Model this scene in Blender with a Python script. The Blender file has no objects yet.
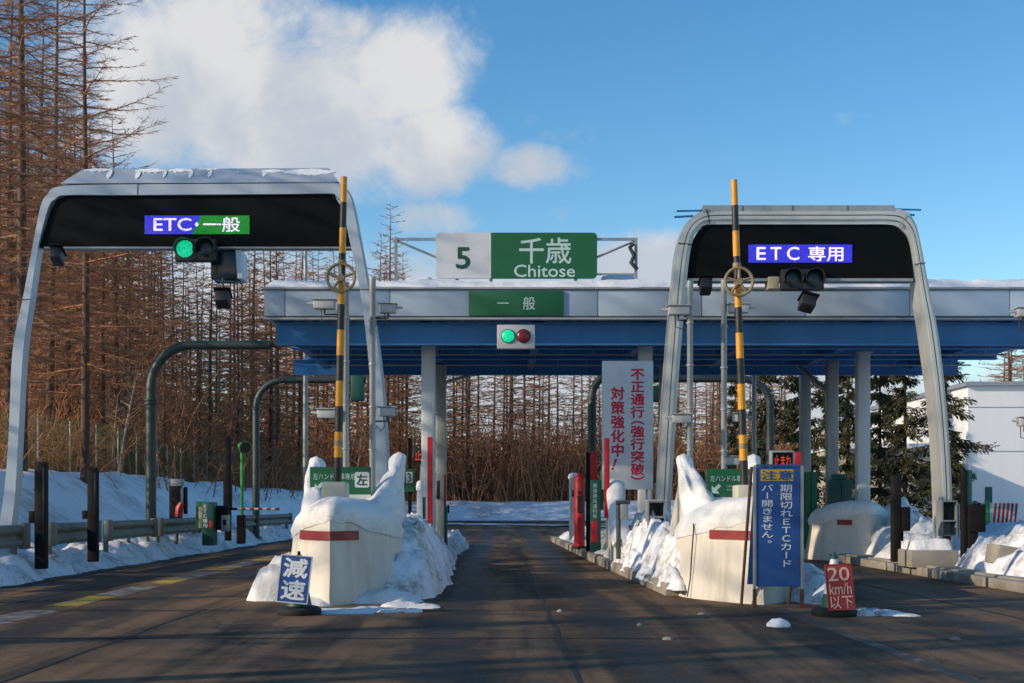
import bpy, math, random
import numpy as np
from mathutils import Vector, Matrix, noise
R = math.radians
random.seed(7); rng = np.random.default_rng(11)
sc = bpy.context.scene
COL = sc.collection

# ------------------------------------------------------------------ camera, sky, sun, exposure
F = 1300.0; CX = 500.0; HY = 505.0; CAMH = 1.4
cam_d = bpy.data.cameras.new('camera'); cam = bpy.data.objects.new('camera', cam_d); COL.objects.link(cam)
cam.location = (0, 0, CAMH); cam.rotation_euler = (R(90), 0, 0)
cam_d.sensor_width = 36; cam_d.lens = F/1024*36
cam_d.shift_x = (512-CX)/1024; cam_d.shift_y = (HY-341.5)/1024
cam_d.clip_start = 0.1; cam_d.clip_end = 5000
sc.camera = cam
SUN_EL = R(21); SUN_AZ = R(248)          # azimuth clockwise from +Y: from the left, a little behind the camera
sdir = Vector((math.sin(SUN_AZ)*math.cos(SUN_EL), math.cos(SUN_AZ)*math.cos(SUN_EL), math.sin(SUN_EL)))
sun_d = bpy.data.lights.new('sun', 'SUN'); sun = bpy.data.objects.new('sun', sun_d); COL.objects.link(sun)
sun_d.energy = 4.4; sun_d.angle = R(0.5); sun_d.color = (1.0, 0.84, 0.64)
sun.rotation_euler = sdir.to_track_quat('Z', 'Y').to_euler(); sun.location = (-40, -20, 40)
world = bpy.data.worlds.new('World'); sc.world = world; world.use_nodes = True
wn = world.node_tree.nodes; wl = world.node_tree.links; wn.clear()

class G:      # tiny node-building helper
    def __init__(s, tree): s.t = tree; s.n = tree.nodes; s.l = tree.links
    def put(s, sock, v):
        if v is None: return
        if hasattr(v, 'is_linked') or isinstance(v, bpy.types.NodeSocket): s.l.new(v, sock)
        else: sock.default_value = v
    def node(s, typ, ins=None, **kw):
        n = s.n.new(typ)
        for k, v in kw.items(): setattr(n, k, v)
        for k, v in (ins or {}).items(): s.put(n.inputs[k], v)
        return n
    def math(s, op, a, b=None, c=None, clamp=False):
        n = s.node('ShaderNodeMath', operation=op, use_clamp=clamp); s.put(n.inputs[0], a); s.put(n.inputs[1], b); s.put(n.inputs[2], c); return n.outputs[0]
    def mix(s, f, a, b):
        n = s.node('ShaderNodeMix', data_type='RGBA'); s.put(n.inputs[0], f); s.put(n.inputs[6], a); s.put(n.inputs[7], b); return n.outputs[2]
    def ramp(s, f, p0, p1):
        n = s.node('ShaderNodeMapRange', interpolation_type='SMOOTHSTEP'); s.put(n.inputs[0], f); n.inputs[1].default_value = p0; n.inputs[2].default_value = p1; return n.outputs[0]
    def noise(s, vec, scale, detail=5, rough=.55, dist=0):
        n = s.node('ShaderNodeTexNoise'); s.put(n.inputs['Vector'], vec); n.inputs['Scale'].default_value = scale; n.inputs['Detail'].default_value = detail
        n.inputs['Roughness'].default_value = rough; n.inputs['Distortion'].default_value = dist; return n.outputs['Fac']
    def sep(s, v):
        n = s.node('ShaderNodeSeparateXYZ'); s.put(n.inputs[0], v); return n.outputs
    def comb(s, x, y, z):
        n = s.node('ShaderNodeCombineXYZ'); s.put(n.inputs[0], x); s.put(n.inputs[1], y); s.put(n.inputs[2], z); return n.outputs[0]

g = G(world.node_tree)
sky = g.node('ShaderNodeTexSky', sky_type='NISHITA', sun_disc=False, sun_elevation=SUN_EL, sun_rotation=SUN_AZ, air_density=1.0, dust_density=0.3, ozone_density=1.6)
tc = g.node('ShaderNodeTexCoord').outputs['Generated']
dx, dy, dz = g.sep(tc)
ay = g.math('MAXIMUM', g.math('ABSOLUTE', dy), 0.08)
u = g.math('DIVIDE', dx, ay); v = g.math('DIVIDE', dz, ay)
blob = None
for (px, py, rx, ry, w) in ((300, 110, 150, 95, 1.0), (395, 75, 80, 62, 1.0), (430, 145, 68, 52, .95), (190, 60, 150, 110, .95), (340, 40, 70, 40, .8), (485, 100, 50, 26, .40), (535, 166, 62, 26, .66), (520, 100, 60, 34, .42), (565, 135, 40, 26, .40), (440, 222, 60, 24, .66), (640, 264, 62, 30, .9), (60, 300, 260, 120, .7), (350, 320, 330, 90, .85), (600, 400, 460, 70, .8), (860, 118, 60, 14, .34), (560, 215, 20, 16, .4)):
    a = g.math('DIVIDE', g.math('SUBTRACT', u, (px-CX)/F), rx/F); b = g.math('DIVIDE', g.math('SUBTRACT', v, (HY-py)/F), ry/F)
    q = g.math('ADD', g.math('MULTIPLY', a, a), g.math('MULTIPLY', b, b))
    e = g.math('MULTIPLY', g.math('EXPONENT', g.math('MULTIPLY', g.math('POWER', q, 1.3), -0.75)), w)
    blob = e if blob is None else g.math('MAXIMUM', blob, e)
cv = g.comb(u, v, g.math('MULTIPLY', dy, .3))
n1 = g.noise(cv, 12, 12, .66, .25); n2 = g.noise(cv, 10, 8, .55, .2)
dens = g.ramp(g.math('ADD', g.math('MULTIPLY', blob, .8), g.math('MULTIPLY', g.math('SUBTRACT', n1, .5), 1.05)), .22, .64)
shade = g.ramp(g.math('ADD', n2, g.math('MULTIPLY', g.math('SUBTRACT', v, .30), 1.3)), .34, .60)
ccol = g.mix(shade, (3.8, 4.05, 4.5, 1), (5.4, 5.3, 5.25, 1))
skyc = g.node('ShaderNodeHueSaturation', {'Hue': .498, 'Saturation': 1.36, 'Value': 1.2, 'Color': sky.outputs[0]}).outputs[0]
skc = g.mix(g.math('MULTIPLY', dens, .93), skyc, ccol)
bg = g.node('ShaderNodeBackground', {'Color': skc, 'Strength': 0.145})
g.l.new(bg.outputs[0], g.node('ShaderNodeOutputWorld').inputs[0])
vs = sc.view_settings; vs.view_transform = 'Standard'; vs.look = 'None'; vs.exposure = 0.0; vs.gamma = 1; vs.use_curve_mapping = False
sc.cycles.use_denoising = True
sc.cycles.max_bounces = 6; sc.cycles.caustics_reflective = False; sc.cycles.caustics_refractive = False

# ------------------------------------------------------------------ geometry helpers
def X(px, D): return (px-CX)*D/F
def Z(py, D): return CAMH+(HY-py)*D/F
class MB:
    def __init__(s): s.v = []; s.f = []
    def add(s, vs_, fs):
        o = len(s.v); s.v += [tuple(p) for p in vs_]; s.f += [tuple(i+o for i in f) for f in fs]; return s
    def box(s, x0, x1, y0, y1, z0, z1, b=0.0, M=None):
        """box with chamfered edges"""
        if b <= 0:
            P = [(x, y, z) for x in (x0, x1) for y in (y0, y1) for z in (z0, z1)]
            fs = [(0,1,3,2),(4,6,7,5),(0,4,5,1),(2,3,7,6),(0,2,6,4),(1,5,7,3)]
            if M: P = [M @ Vector(p) for p in P]
            return s.add(P, fs)
        b = min(b, (x1-x0)*.45, (y1-y0)*.45, (z1-z0)*.45)
        import bmesh
        bm = bmesh.new(); bmesh.ops.create_cube(bm, size=1)
        for q in bm.verts: q.co = Vector(((x0+x1)/2+q.co.x*(x1-x0), (y0+y1)/2+q.co.y*(y1-y0), (z0+z1)/2+q.co.z*(z1-z0)))
        bmesh.ops.bevel(bm, geom=bm.edges[:], offset=b, segments=2, affect='EDGES', profile=.5)
        bm.verts.index_update()
        P = [q.co.copy() for q in bm.verts]
        if M: P = [M @ p for p in P]
        s.add(P, [[q.index for q in f.verts] for f in bm.faces]); bm.free(); return s
    def tube(s, pts, rad, n=12, caps=True):
        pts = [Vector(p) for p in pts]; k = len(pts)
        rad = rad if isinstance(rad, (list, tuple)) else [rad]*k
        t0 = (pts[1]-pts[0]).normalized(); ref = Vector((0, 0, 1)) if abs(t0.z) < .9 else Vector((1, 0, 0))
        a = t0.cross(ref).normalized(); V = []
        for i in range(k):
            t = ((pts[min(i+1, k-1)]-pts[i]).normalized()+(pts[i]-pts[max(i-1, 0)]).normalized()).normalized()
            a = (a-t*a.dot(t)).normalized(); b = t.cross(a)
            for j in range(n):
                th = 2*math.pi*j/n; V.append(pts[i]+(a*math.cos(th)+b*math.sin(th))*rad[i])
        fs = [(i*n+j, i*n+(j+1) % n, (i+1)*n+(j+1) % n, (i+1)*n+j) for i in range(k-1) for j in range(n)]
        if caps: fs += [tuple(range(n-1, -1, -1)), tuple((k-1)*n+j for j in range(n))]
        return s.add(V, fs)
    def prism(s, poly, y0, y1):
        """poly: list of (x,z); extruded along Y"""
        n = len(poly); V = [(x, y0, z) for x, z in poly]+[(x, y1, z) for x, z in poly]
        return s.add(V, [tuple(range(n)), tuple(range(2*n-1, n-1, -1))]+[(i, (i+1) % n+0, (i+1) % n+n, i+n) for i in range(n)])
    def prismx(s, poly, x0, x1):
        n = len(poly); V = [(x0, y, z) for y, z in poly]+[(x1, y, z) for y, z in poly]
        return s.add(V, [tuple(range(n)), tuple(range(2*n-1, n-1, -1))]+[(i, (i+1) % n, (i+1) % n+n, i+n) for i in range(n)])
    def strip(s, A, B, y0, y1):
        """band between two equally long (x,z) polylines, extruded along Y"""
        n = len(A); V = []
        for y in (y0, y1):
            V += [(x, y, z) for x, z in A]+[(x, y, z) for x, z in B]
        fs = []
        for i in range(n-1):
            fs += [(i, i+1, n+i+1, n+i), (2*n+i+1, 2*n+i, 3*n+i, 3*n+i+1), (i+1, i, 2*n+i, 2*n+i+1), (n+i, n+i+1, 3*n+i+1, 3*n+i)]
        fs += [(0, n, 3*n, 2*n), (2*n-1, n-1, 3*n-1, 4*n-1)]
        return s.add(V, fs)
    def lathe(s, c, prof, n=20):
        """prof: (radius, z) pairs, axis Z at c"""
        V = [(c[0]+r*math.cos(2*math.pi*j/n), c[1]+r*math.sin(2*math.pi*j/n), c[2]+z) for r, z in prof for j in range(n)]
        k = len(prof)
        return s.add(V, [(i*n+j, i*n+(j+1) % n, (i+1)*n+(j+1) % n, (i+1)*n+j) for i in range(k-1) for j in range(n)]+[tuple(range(n-1, -1, -1)), tuple((k-1)*n+j for j in range(n))])
    def discy(s, c, r, y0, y1, n=20):
        return s.tube([(c[0], y0, c[1]), (c[0], y1, c[1])], r, n)
ORG = {}
def link(name, mesh, m, parent=None, origin=None, smooth=False):
    if m: mesh.materials.append(m)
    if smooth: mesh.polygons.foreach_set('use_smooth', [True]*len(mesh.polygons))
    o = bpy.data.objects.new(name, mesh); COL.objects.link(o)
    org = ORG[parent.as_pointer()] if parent else Vector(origin or (0, 0, 0))
    if org.length > 0: mesh.transform(Matrix.Translation(-org))
    if parent: o.parent = parent
    else: o.location = org
    ORG[o.as_pointer()] = org.copy()
    mesh.update()
    return o
def build(name, mb, m, parent=None, origin=None, smooth=None, fix=True):
    me = bpy.data.meshes.new(name); me.from_pydata(mb.v, [], mb.f)
    if fix:
        import bmesh
        bm = bmesh.new(); bm.from_mesh(me); bmesh.ops.recalc_face_normals(bm, faces=bm.faces); bm.to_mesh(me); bm.free()
    if smooth:      # smooth with sharp edges kept
        me.polygons.foreach_set('use_smooth', [True]*len(me.polygons))
        me.set_sharp_from_angle(angle=R(smooth if smooth > 1 else 35))
    return link(name, me, m, parent, origin)
def tag(o, label, cat, group=None):
    o['label'] = label; o['category'] = cat
    if group: o['group'] = group
    return o
def thing(name, label, cat, loc, group=None):
    o = bpy.data.objects.new(name, None); COL.objects.link(o); o.location = loc; o.empty_display_size = .2
    ORG[o.as_pointer()] = Vector(loc); return tag(o, label, cat, group)
def structure(o): o['kind'] = 'structure'; return o
def stuff(o, label=None, cat=None):
    o['kind'] = 'stuff'
    if label: tag(o, label, cat)
    return o
def fbm(x, y, z=0.0, s=1.0, o=4): return noise.fractal(Vector((x*s, y*s, z)), 1.0, 2.0, o)
def sstep(t): t = min(1, max(0, t)); return t*t*(3-2*t)

# ------------------------------------------------------------------ materials
def mat(name, col, rough=.6, metal=0.0, var=.15, vscale=3.0, dirt=0.0, dirtcol=(.12, .09, .06), bump=0.0, bscale=60, streak=False, emit=None, estr=0, spec=.5):
    m = bpy.data.materials.new(name); m.use_nodes = True; t = G(m.node_tree); t.n.clear()
    co = t.node('ShaderNodeNewGeometry').outputs['Position']
    x, y, z = t.sep(co)
    vec = t.comb(x, y, t.math('MULTIPLY', z, .12)) if streak else co
    c = (*col, 1)
    nz = t.noise(vec, vscale, 6, .6)
    c = t.mix(t.math('MULTIPLY', t.ramp(nz, .3, .7), var), c, tuple(q*.45 for q in col)+(1,))
    if dirt > 0:
        dn = t.noise(vec, vscale*.7+.3, 8, .65, .4)
        c = t.mix(t.math('MULTIPLY', t.ramp(dn, .46, .72), dirt), c, (*dirtcol, 1))
    p = t.node('ShaderNodeBsdfPrincipled', {'Base Color': c, 'Metallic': metal, 'Specular IOR Level': spec})
    t.put(p.inputs['Roughness'], t.math('ADD', t.math('MULTIPLY', t.math('SUBTRACT', nz, .5), .35), rough, clamp=True))
    if bump > 0:
        b = t.node('ShaderNodeBump', {'Strength': min(1, bump), 'Distance': .02, 'Height': t.noise(co, bscale, 5, .6)}); t.l.new(b.outputs[0], p.inputs['Normal'])
    if emit:
        vo = t.node('ShaderNodeTexVoronoi', feature='F1'); t.put(vo.inputs['Vector'], co); vo.inputs['Scale'].default_value = 26
        p.inputs['Emission Color'].default_value = (*emit, 1); t.put(p.inputs['Emission Strength'], t.math('MULTIPLY', t.math('SUBTRACT', 1.35, t.math('MULTIPLY', vo.outputs[0], .9)), estr))
    t.l.new(p.outputs[0], t.node('ShaderNodeOutputMaterial').inputs[0])
    return m
M = {}
M['rail'] = mat('weathered_shaded_rail', (.20, .20, .17), .6, .2, .35, 3, .4, (.10, .09, .07), streak=True)  # galvanised grey darkened to carry the verge's shade, plus weathering streaks
M['silver'] = mat('silver_paint', (.47, .53, .59), .45, .2, .25, 1.2, .25, (.2, .2, .2), streak=True)
M['steel'] = mat('brushed_steel', (.58, .58, .54), .36, .4, .25, 1.5, .3, (.25, .22, .18), streak=True)
M['fascia'] = mat('fascia_panel', (.36, .46, .56), .5, .1, .2, .8, .25, (.2, .22, .24), streak=True)
M['dark_gap'] = mat('dark_gap', (.03, .035, .04), .8)
M['black'] = mat('black_panel', (.004, .006, .007), .7, 0, .3, spec=.1)
M['blackplastic'] = mat('black_plastic', (.02, .02, .021), .5)
M['bluesteel'] = mat('blue_painted_steel', (.03, .19, .46), .5, 0, .25, 1.2, .2, (.03, .06, .1), streak=True)
M['galv'] = mat('galvanised_steel', (.33, .36, .37), .5, .35, .3, 4, .3, (.15, .14, .12), streak=True)
M['whitepost'] = mat('pale_column_paint', (.55, .58, .60), .5, 0, .2, 2, .3, (.3, .27, .22), streak=True)
M['darkpost'] = mat('dark_brown_post', (.013, .011, .011), .7, spec=.2)
M['greengrey'] = mat('dark_green_pipe', (.045, .065, .06), .5, .2, .3, 3, .2, (.03, .03, .03))
M['green'] = mat('sign_green', (.004, .105, .042), .6, 0, .12, 2)
M['teal'] = mat('teal_cabinet', (.01, .085, .065), .5, 0, .2, 3, .2, (.03, .04, .04))
M['lime'] = mat('bright_green_paint', (.03, .32, .08), .5)
M['white'] = mat('sign_white', (.62, .64, .66), .5, 0, .2, 2, .35, (.40, .37, .33))
M['lettering'] = mat('white_lettering', (.75, .77, .78), .5, 0, .08)
M['paleletter'] = mat('pale_green_lettering', (.45, .62, .58), .5, 0, .08)
M['red'] = mat('red_paint', (.50, .012, .02), .45, 0, .25, 3, .15, (.1, .02, .02))
M['redsign'] = mat('red_sign', (.28, .022, .022), .6, 0, .3, 5, .5, (.24, .10, .07))
M['pinkletter'] = mat('faded_pink_lettering', (.60, .36, .32), .6, 0, .3, 6)
M['redletter'] = mat('red_lettering', (.58, .012, .06), .5, 0, .1)
M['darkletter'] = mat('dark_green_lettering', (.012, .07, .04), .5)
M['blue'] = mat('sign_blue', (.016, .085, .30), .55, 0, .3, 3, .4, (.05, .10, .20))
M['yellow'] = mat('sign_yellow', (.70, .42, .015), .5, 0, .15)
M['amber'] = mat('amber_stripe', (.74, .31, .008), .45, 0, .25, 5, .2, (.25, .13, .02))
M['blackstripe'] = mat('black_stripe', (.016, .014, .014), .5)
M['tan'] = mat('tan_wheel', (.30, .22, .12), .6, .1, .4, 9, .3, (.1, .06, .03))
M['cream'] = mat('cream_housing', (.55, .53, .42), .55, 0, .2, 3, .25, (.3, .24, .15))
M['rust'] = mat('rusty_leg', (.13, .055, .03), .75, .1, .4, 9)
M['rubber'] = mat('black_rubber', (.018, .017, .016), .75)
M['concrete'] = mat('grey_concrete', (.34, .31, .26), .85, 0, .35, 2.2, .5, (.16, .12, .08), bump=.5, bscale=30)
M['kerb'] = mat('kerb_stone', (.36, .32, .26), .85, 0, .4, 2.0, .6, (.13, .09, .06), bump=.5, bscale=30)
M['nose'] = mat('cream_barrier_coat', (.72, .66, .56), .7, 0, .22, 2.6, .6, (.40, .31, .21), bump=.35, bscale=14, streak=True)
M['bark'] = mat('larch_bark', (.12, .068, .048), .9, 0, .5, 2.5)
M['twig'] = mat('larch_twigs', (.40, .185, .090), .9, 0, .45, .35)
M['twigdark'] = mat('grey_twigs', (.30, .165, .095), .9, 0, .45, .35)
M['thicket'] = mat('dry_thicket', (.46, .215, .10), .95, 0, .55, .5)
M['birch'] = mat('birch_bark', (.40, .32, .24), .8, 0, .5, 3)
M['needles'] = mat('fir_needles', (.060, .068, .022), .8, 0, .6, .8, .6, (.15, .085, .025))
M['firbark'] = mat('fir_bark', (.08, .05, .035), .9, 0, .4, 3)
M['ledwhite'] = mat('led_lettering', (.8, .7, .8), .5, emit=(.85, .72, .95), estr=.75)
M['ledblue'] = mat('led_blue_field', (.01, .01, .2), .5, emit=(.035, .03, .60), estr=1.0)
M['ledgreen'] = mat('led_green_field', (.0, .1, .01), .5, emit=(.005, .19, .012), estr=1.0)
M['ledred'] = mat('led_red_lettering', (.2, .01, .01), .5, emit=(.65, .06, .03), estr=.9)
M['lampgreen'] = mat('lit_green_lens', (.0, .3, .15), .4, emit=(.01, .85, .42), estr=.7)
M['lensdark'] = mat('unlit_lens', (.012, .028, .030), .25)
M['lensred'] = mat('unlit_red_lens', (.16, .008, .012), .3)
M['housing'] = mat('grey_housing', (.45, .46, .47), .5, 0, .2, 3)
M['camwhite'] = mat('camera_housing', (.46, .47, .47), .5, 0, .25, 5, .2, (.2, .19, .17))
M['beige'] = mat('beige_box', (.45, .38, .25), .6)
M['bwall'] = mat('building_wall', (.78, .77, .76), .7, 0, .12, .4, .15, (.35, .33, .3), streak=True)
M['bwarm'] = mat('warm_building_wall', (.62, .55, .43), .7, 0, .15, .4, .15, (.3, .25, .2), streak=True)
M['roofmetal'] = mat('metal_roof_edge', (.30, .33, .36), .5, .3)
M['tarp'] = mat('blue_sheet', (.03, .13, .36), .6, 0, .3, 3)
M['glassdark'] = mat('dark_glass', (.02, .025, .03), .15)
M['netgreen'] = mat('green_net', (.10, .15, .05), .9, 0, .5, 1)

def snow_mat(name, dirt, dcol, dsc, warm=(.83, .84, .86)):
    m = bpy.data.materials.new(name); m.use_nodes = True; t = G(m.node_tree); t.n.clear()
    co = t.node('ShaderNodeNewGeometry').outputs['Position']
    n1 = t.noise(co, dsc, 9, .68, .6); n2 = t.noise(co, dsc*7, 6, .7)
    f = t.math('MULTIPLY', t.ramp(t.math('ADD', n1, t.math('MULTIPLY', t.math('SUBTRACT', n2, .5), .6)), .43, .74), dirt)
    c = t.mix(f, (*warm, 1), (*dcol, 1))
    p = t.node('ShaderNodeBsdfPrincipled', {'Base Color': c, 'Roughness': .75, 'Specular IOR Level': .3})
    h = t.math('ADD', t.noise(co, 5, 6, .6), t.math('MULTIPLY', t.noise(co, 32, 5, .65), .35))
    b = t.node('ShaderNodeBump', {'Strength': .6, 'Distance': .06, 'Height': h}); t.l.new(b.outputs[0], p.inputs['Normal'])
    t.l.new(p.outputs[0], t.node('ShaderNodeOutputMaterial').inputs[0]); return m
M['snow'] = snow_mat('clean_snow', .18, (.45, .42, .38), .6)
M['dirtysnow'] = snow_mat('dirty_snow', .85, (.24, .18, .13), 1.3)
M['capsnow'] = snow_mat('packed_snow', .38, (.50, .43, .33), 1.3, (.80, .79, .77))
M['fieldsnow'] = snow_mat('field_snow', .55, (.28, .17, .10), .35)

def road_mat():
    m = bpy.data.materials.new('wet_asphalt'); m.use_nodes = True; t = G(m.node_tree); t.n.clear()
    co = t.node('ShaderNodeNewGeometry').outputs['Position']; x, y, z = t.sep(co)
    lon = t.comb(t.math('MULTIPLY', x, 1.0), t.math('MULTIPLY', y, .06), 0)
    n1 = t.noise(lon, 1.4, 6, .6, .3); n2 = t.noise(co, .5, 8, .62, .5); n3 = t.noise(co, 70, 5, .7); n4 = t.noise(co, 1.7, 9, .72, 1.0)
    c = t.mix(t.ramp(n1, .41, .58), (.045, .030, .021, 1), (.190, .115, .064, 1))  # brown film streaks; lighter tone also paints in sunlit patches
    c = t.mix(t.math('MULTIPLY', t.ramp(n2, .50, .60), .55), c, (.175, .105, .058, 1))
    # wet wheel tracks in every lane
    tr = None
    for c0 in (-7.0, -5.2, -.55, 1.35, 5.6, 7.3):
        q = t.math('DIVIDE', t.math('ADD', t.math('SUBTRACT', x, c0), t.math('MULTIPLY', t.math('SUBTRACT', n2, .5), .9)), .40)
        e = t.math('EXPONENT', t.math('MULTIPLY', t.math('MULTIPLY', q, q), -1.0)); tr = e if tr is None else t.math('MAXIMUM', tr, e)
    wet = t.ramp(t.math('ADD', t.math('MULTIPLY', tr, .55), t.math('MULTIPLY', t.math('SUBTRACT', n4, .5), 1.6)), .16, .46)
    c = t.mix(t.math('MULTIPLY', wet, .85), c, (.024, .017, .013, 1))
    n5 = t.noise(co, 9, 8, .8); n6 = t.noise(co, 28, 6, .75)
    c = t.mix(t.math('MULTIPLY', t.ramp(n5, .50, .64), .55), c, (.030, .022, .017, 1))
    c = t.mix(t.math('MULTIPLY', t.ramp(n6, .54, .66), .5), c, (.23, .17, .115, 1))
    c = t.mix(t.math('MULTIPLY', t.ramp(n3, .45, .75), .45), c, (.20, .15, .105, 1))
    # narrow tar-filled cracks
    vo = t.node('ShaderNodeTexVoronoi', feature='DISTANCE_TO_EDGE'); t.put(vo.inputs['Vector'], t.comb(t.math('ADD', x, t.math('MULTIPLY', n2, 2)), t.math('ADD', t.math('MULTIPLY', y, .45), n4), 0)); vo.inputs['Scale'].default_value = .22
    c = t.mix(t.math('MULTIPLY', t.math('LESS_THAN', vo.outputs[0], .0028), .6), c, (.015, .013, .012, 1))
    p = t.node('ShaderNodeBsdfPrincipled', {'Base Color': c, 'Specular IOR Level': .22})
    t.put(p.inputs['Roughness'], t.math('ADD', .85, t.math('MULTIPLY', wet, -.28)))
    b = t.node('ShaderNodeBump', {'Strength': .5, 'Distance': .01, 'Height': n3}); t.l.new(b.outputs[0], p.inputs['Normal'])
    t.l.new(p.outputs[0], t.node('ShaderNodeOutputMaterial').inputs[0]); return m
M['road'] = road_mat()
def paint_mat(name, col, wear):
    m = bpy.data.materials.new(name); m.use_nodes = True; t = G(m.node_tree); t.n.clear()
    co = t.node('ShaderNodeNewGeometry').outputs['Position']
    f = t.ramp(t.math('ADD', t.noise(co, 2.2, 8, .7, .4), t.math('MULTIPLY', t.math('SUBTRACT', t.noise(co, 25, 5, .7), .5), .5)), wear-.1, wear+.1)
    c = t.mix(f, (*col, 1), (.060, .043, .032, 1))
    p = t.node('ShaderNodeBsdfPrincipled', {'Base Color': c, 'Roughness': .65})
    t.l.new(p.outputs[0], t.node('ShaderNodeOutputMaterial').inputs[0]); return m
M['ypaint'] = paint_mat('worn_yellow_paint', (.48, .33, .03), .53)
M['wpaint'] = paint_mat('worn_white_paint', (.26, .26, .25), .48)
M['wpaint2'] = paint_mat('faded_white_paint', (.24, .18, .12), .42)

# ------------------------------------------------------------------ lettering
def text_verts(body, bold=0.0):
    """glyph outlines; a bold one is a stack of slightly shifted sheets half a millimetre apart"""
    c = bpy.data.curves.new('lettering', 'FONT'); c.body = body; c.resolution_u = 3
    o = bpy.data.objects.new('lettering', c); COL.objects.link(o)
    me = bpy.data.meshes.new_from_object(o.evaluated_get(bpy.context.evaluated_depsgraph_get()))
    V0 = [tuple(q.co) for q in me.vertices]; F0 = [tuple(p.vertices) for p in me.polygons]
    bpy.data.objects.remove(o); bpy.data.curves.remove(c); bpy.data.meshes.remove(me)
    V, Fc = [], []
    for k, (a, b) in enumerate(((0, 0), (1, 0), (-1, 0), (0, 1), (0, -1)) if bold > 0 else ((0, 0),)):
        n = len(V); V += [(x+a*bold, y+b*bold, k*.0006) for x, y, z in V0]; Fc += [tuple(i+n for i in f) for f in F0]
    return V, Fc
def line(mb, body, x0, x1, z0, z1, y, bold=0.0, M4=None):
    """fit a word into the rectangle x0..x1, z0..z1 facing -Y"""
    V, Fc = text_verts(body, bold)
    a = np.array(V); mn = a.min(0); mx = a.max(0)
    sx = (x1-x0)/(mx[0]-mn[0]); sz = (z1-z0)/(mx[1]-mn[1])
    P = [Vector((x0+(q[0]-mn[0])*sx, y-q[2], z0+(q[1]-mn[1])*sz)) for q in V]
    if M4: P = [M4 @ p for p in P]
    mb.add(P, Fc)
def column(mb, body, xc, ztop, zbot, w, y, bold=0.0, fill=.92, M4=None):
    """vertical writing, one em cell per character"""
    wt = [.55 if c_ in '（）' else 1.0 for c_ in body]; em = (ztop-zbot)/sum(wt); ch = em; acc = 0
    for i, cr in enumerate(body):
        if cr == ' ': continue
        V, Fc = text_verts(cr, bold); cz = ztop-(sum(wt[:i])+wt[i]/2)*em+(.22*em if cr == '（' else -.22*em if cr == '）' else 0); P = []
        for q in V:
            a, b = q[0]-.5, q[1]-.38
            if cr == '。': a += .5; b += .35
            if cr in 'ー（）': a, b = b, -a
            if cr == '！': a += b*.35
            P.append(Vector((xc+a*w*fill, y-q[2], cz+b*ch*fill)))
        if M4: P = [M4 @ p for p in P]
        mb.add(P, Fc)
def row(mb, body, xc, zc, w, h, y, bold=0.0, M4=None):
    n = len(body)
    for i, cr in enumerate(body):
        if cr == ' ': continue
        V, Fc = text_verts(cr, bold); x = xc+(i+.5-n/2)*w
        P = [Vector((x+(q[0]-.5)*w, y-q[2], zc+(q[1]-.38)*h)) for q in V]
        if M4: P = [M4 @ p for p in P]
        mb.add(P, Fc)
def letters(mb, m, parent, name='lettering'): return build(name, mb, m, parent, fix=False)

# ------------------------------------------------------------------ ground
def ground_z(x, y):
    n = fbm(x, y, 3.1, .16); n2 = fbm(x, y, 9.7, .7)
    left = 2.5*sstep((-10.2-x)/4.6)
    far = 1.75*sstep((y-117)/6.5)
    right = .25*sstep((x-10)/3)
    h = max(left, far, right)
    inside = 1 if h > .02 else 0
    if inside: h += (.30*n+.07*n2)*min(1, h*1.2)
    return h-.02
def grid(xs, ys, fz, keep=None):
    V = np.array([[(x, y, fz(x, y)) for x in xs] for y in ys]); nx, ny = len(xs), len(ys)
    mb = MB(); mb.v = [tuple(p) for p in V.reshape(-1, 3)]
    for j in range(ny-1):
        for i in range(nx-1):
            q = (j*nx+i, j*nx+i+1, (j+1)*nx+i+1, (j+1)*nx+i)
            if keep is None or any(keep(mb.v[k]) for k in q): mb.f.append(q)
    return mb
gx = list(np.arange(-70, -20, 1.6))+list(np.arange(-20, -8, .3))+list(np.arange(-8, 12, 2.0))+list(np.arange(12, 72, 1.8))
gy = list(np.arange(-60, 12, 2.0))+list(np.arange(12, 70, .6))+list(np.arange(70, 112, 1.2))+list(np.arange(112, 132, .7))+list(np.arange(132, 200, 3.0))
structure(build('snow_ground', grid(gx, gy, ground_z), M['fieldsnow'], smooth=80, fix=False))
mb = MB(); mb.add([(-3000, -3000, -.06), (3000, -3000, -.06), (3000, 3000, -.06), (-3000, 3000, -.06)], [(0, 1, 2, 3)])
structure(build('ground', mb, M['fieldsnow'], fix=False))
mb = MB()
road_out = [(-9.2, -30), (9.0, -30), (9.0, 104), (55, 100), (55, 111), (9, 116), (-10, 117), (-60, 112), (-60, 102), (-9.2, 103)]
mb.add([(x, y, .004) for x, y in road_out], [(0, 1, 2, 9), (9, 2, 5, 6), (2, 3, 4, 5), (9, 6, 7, 8)])
structure(build('road', mb, M['road'], fix=False))
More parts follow.
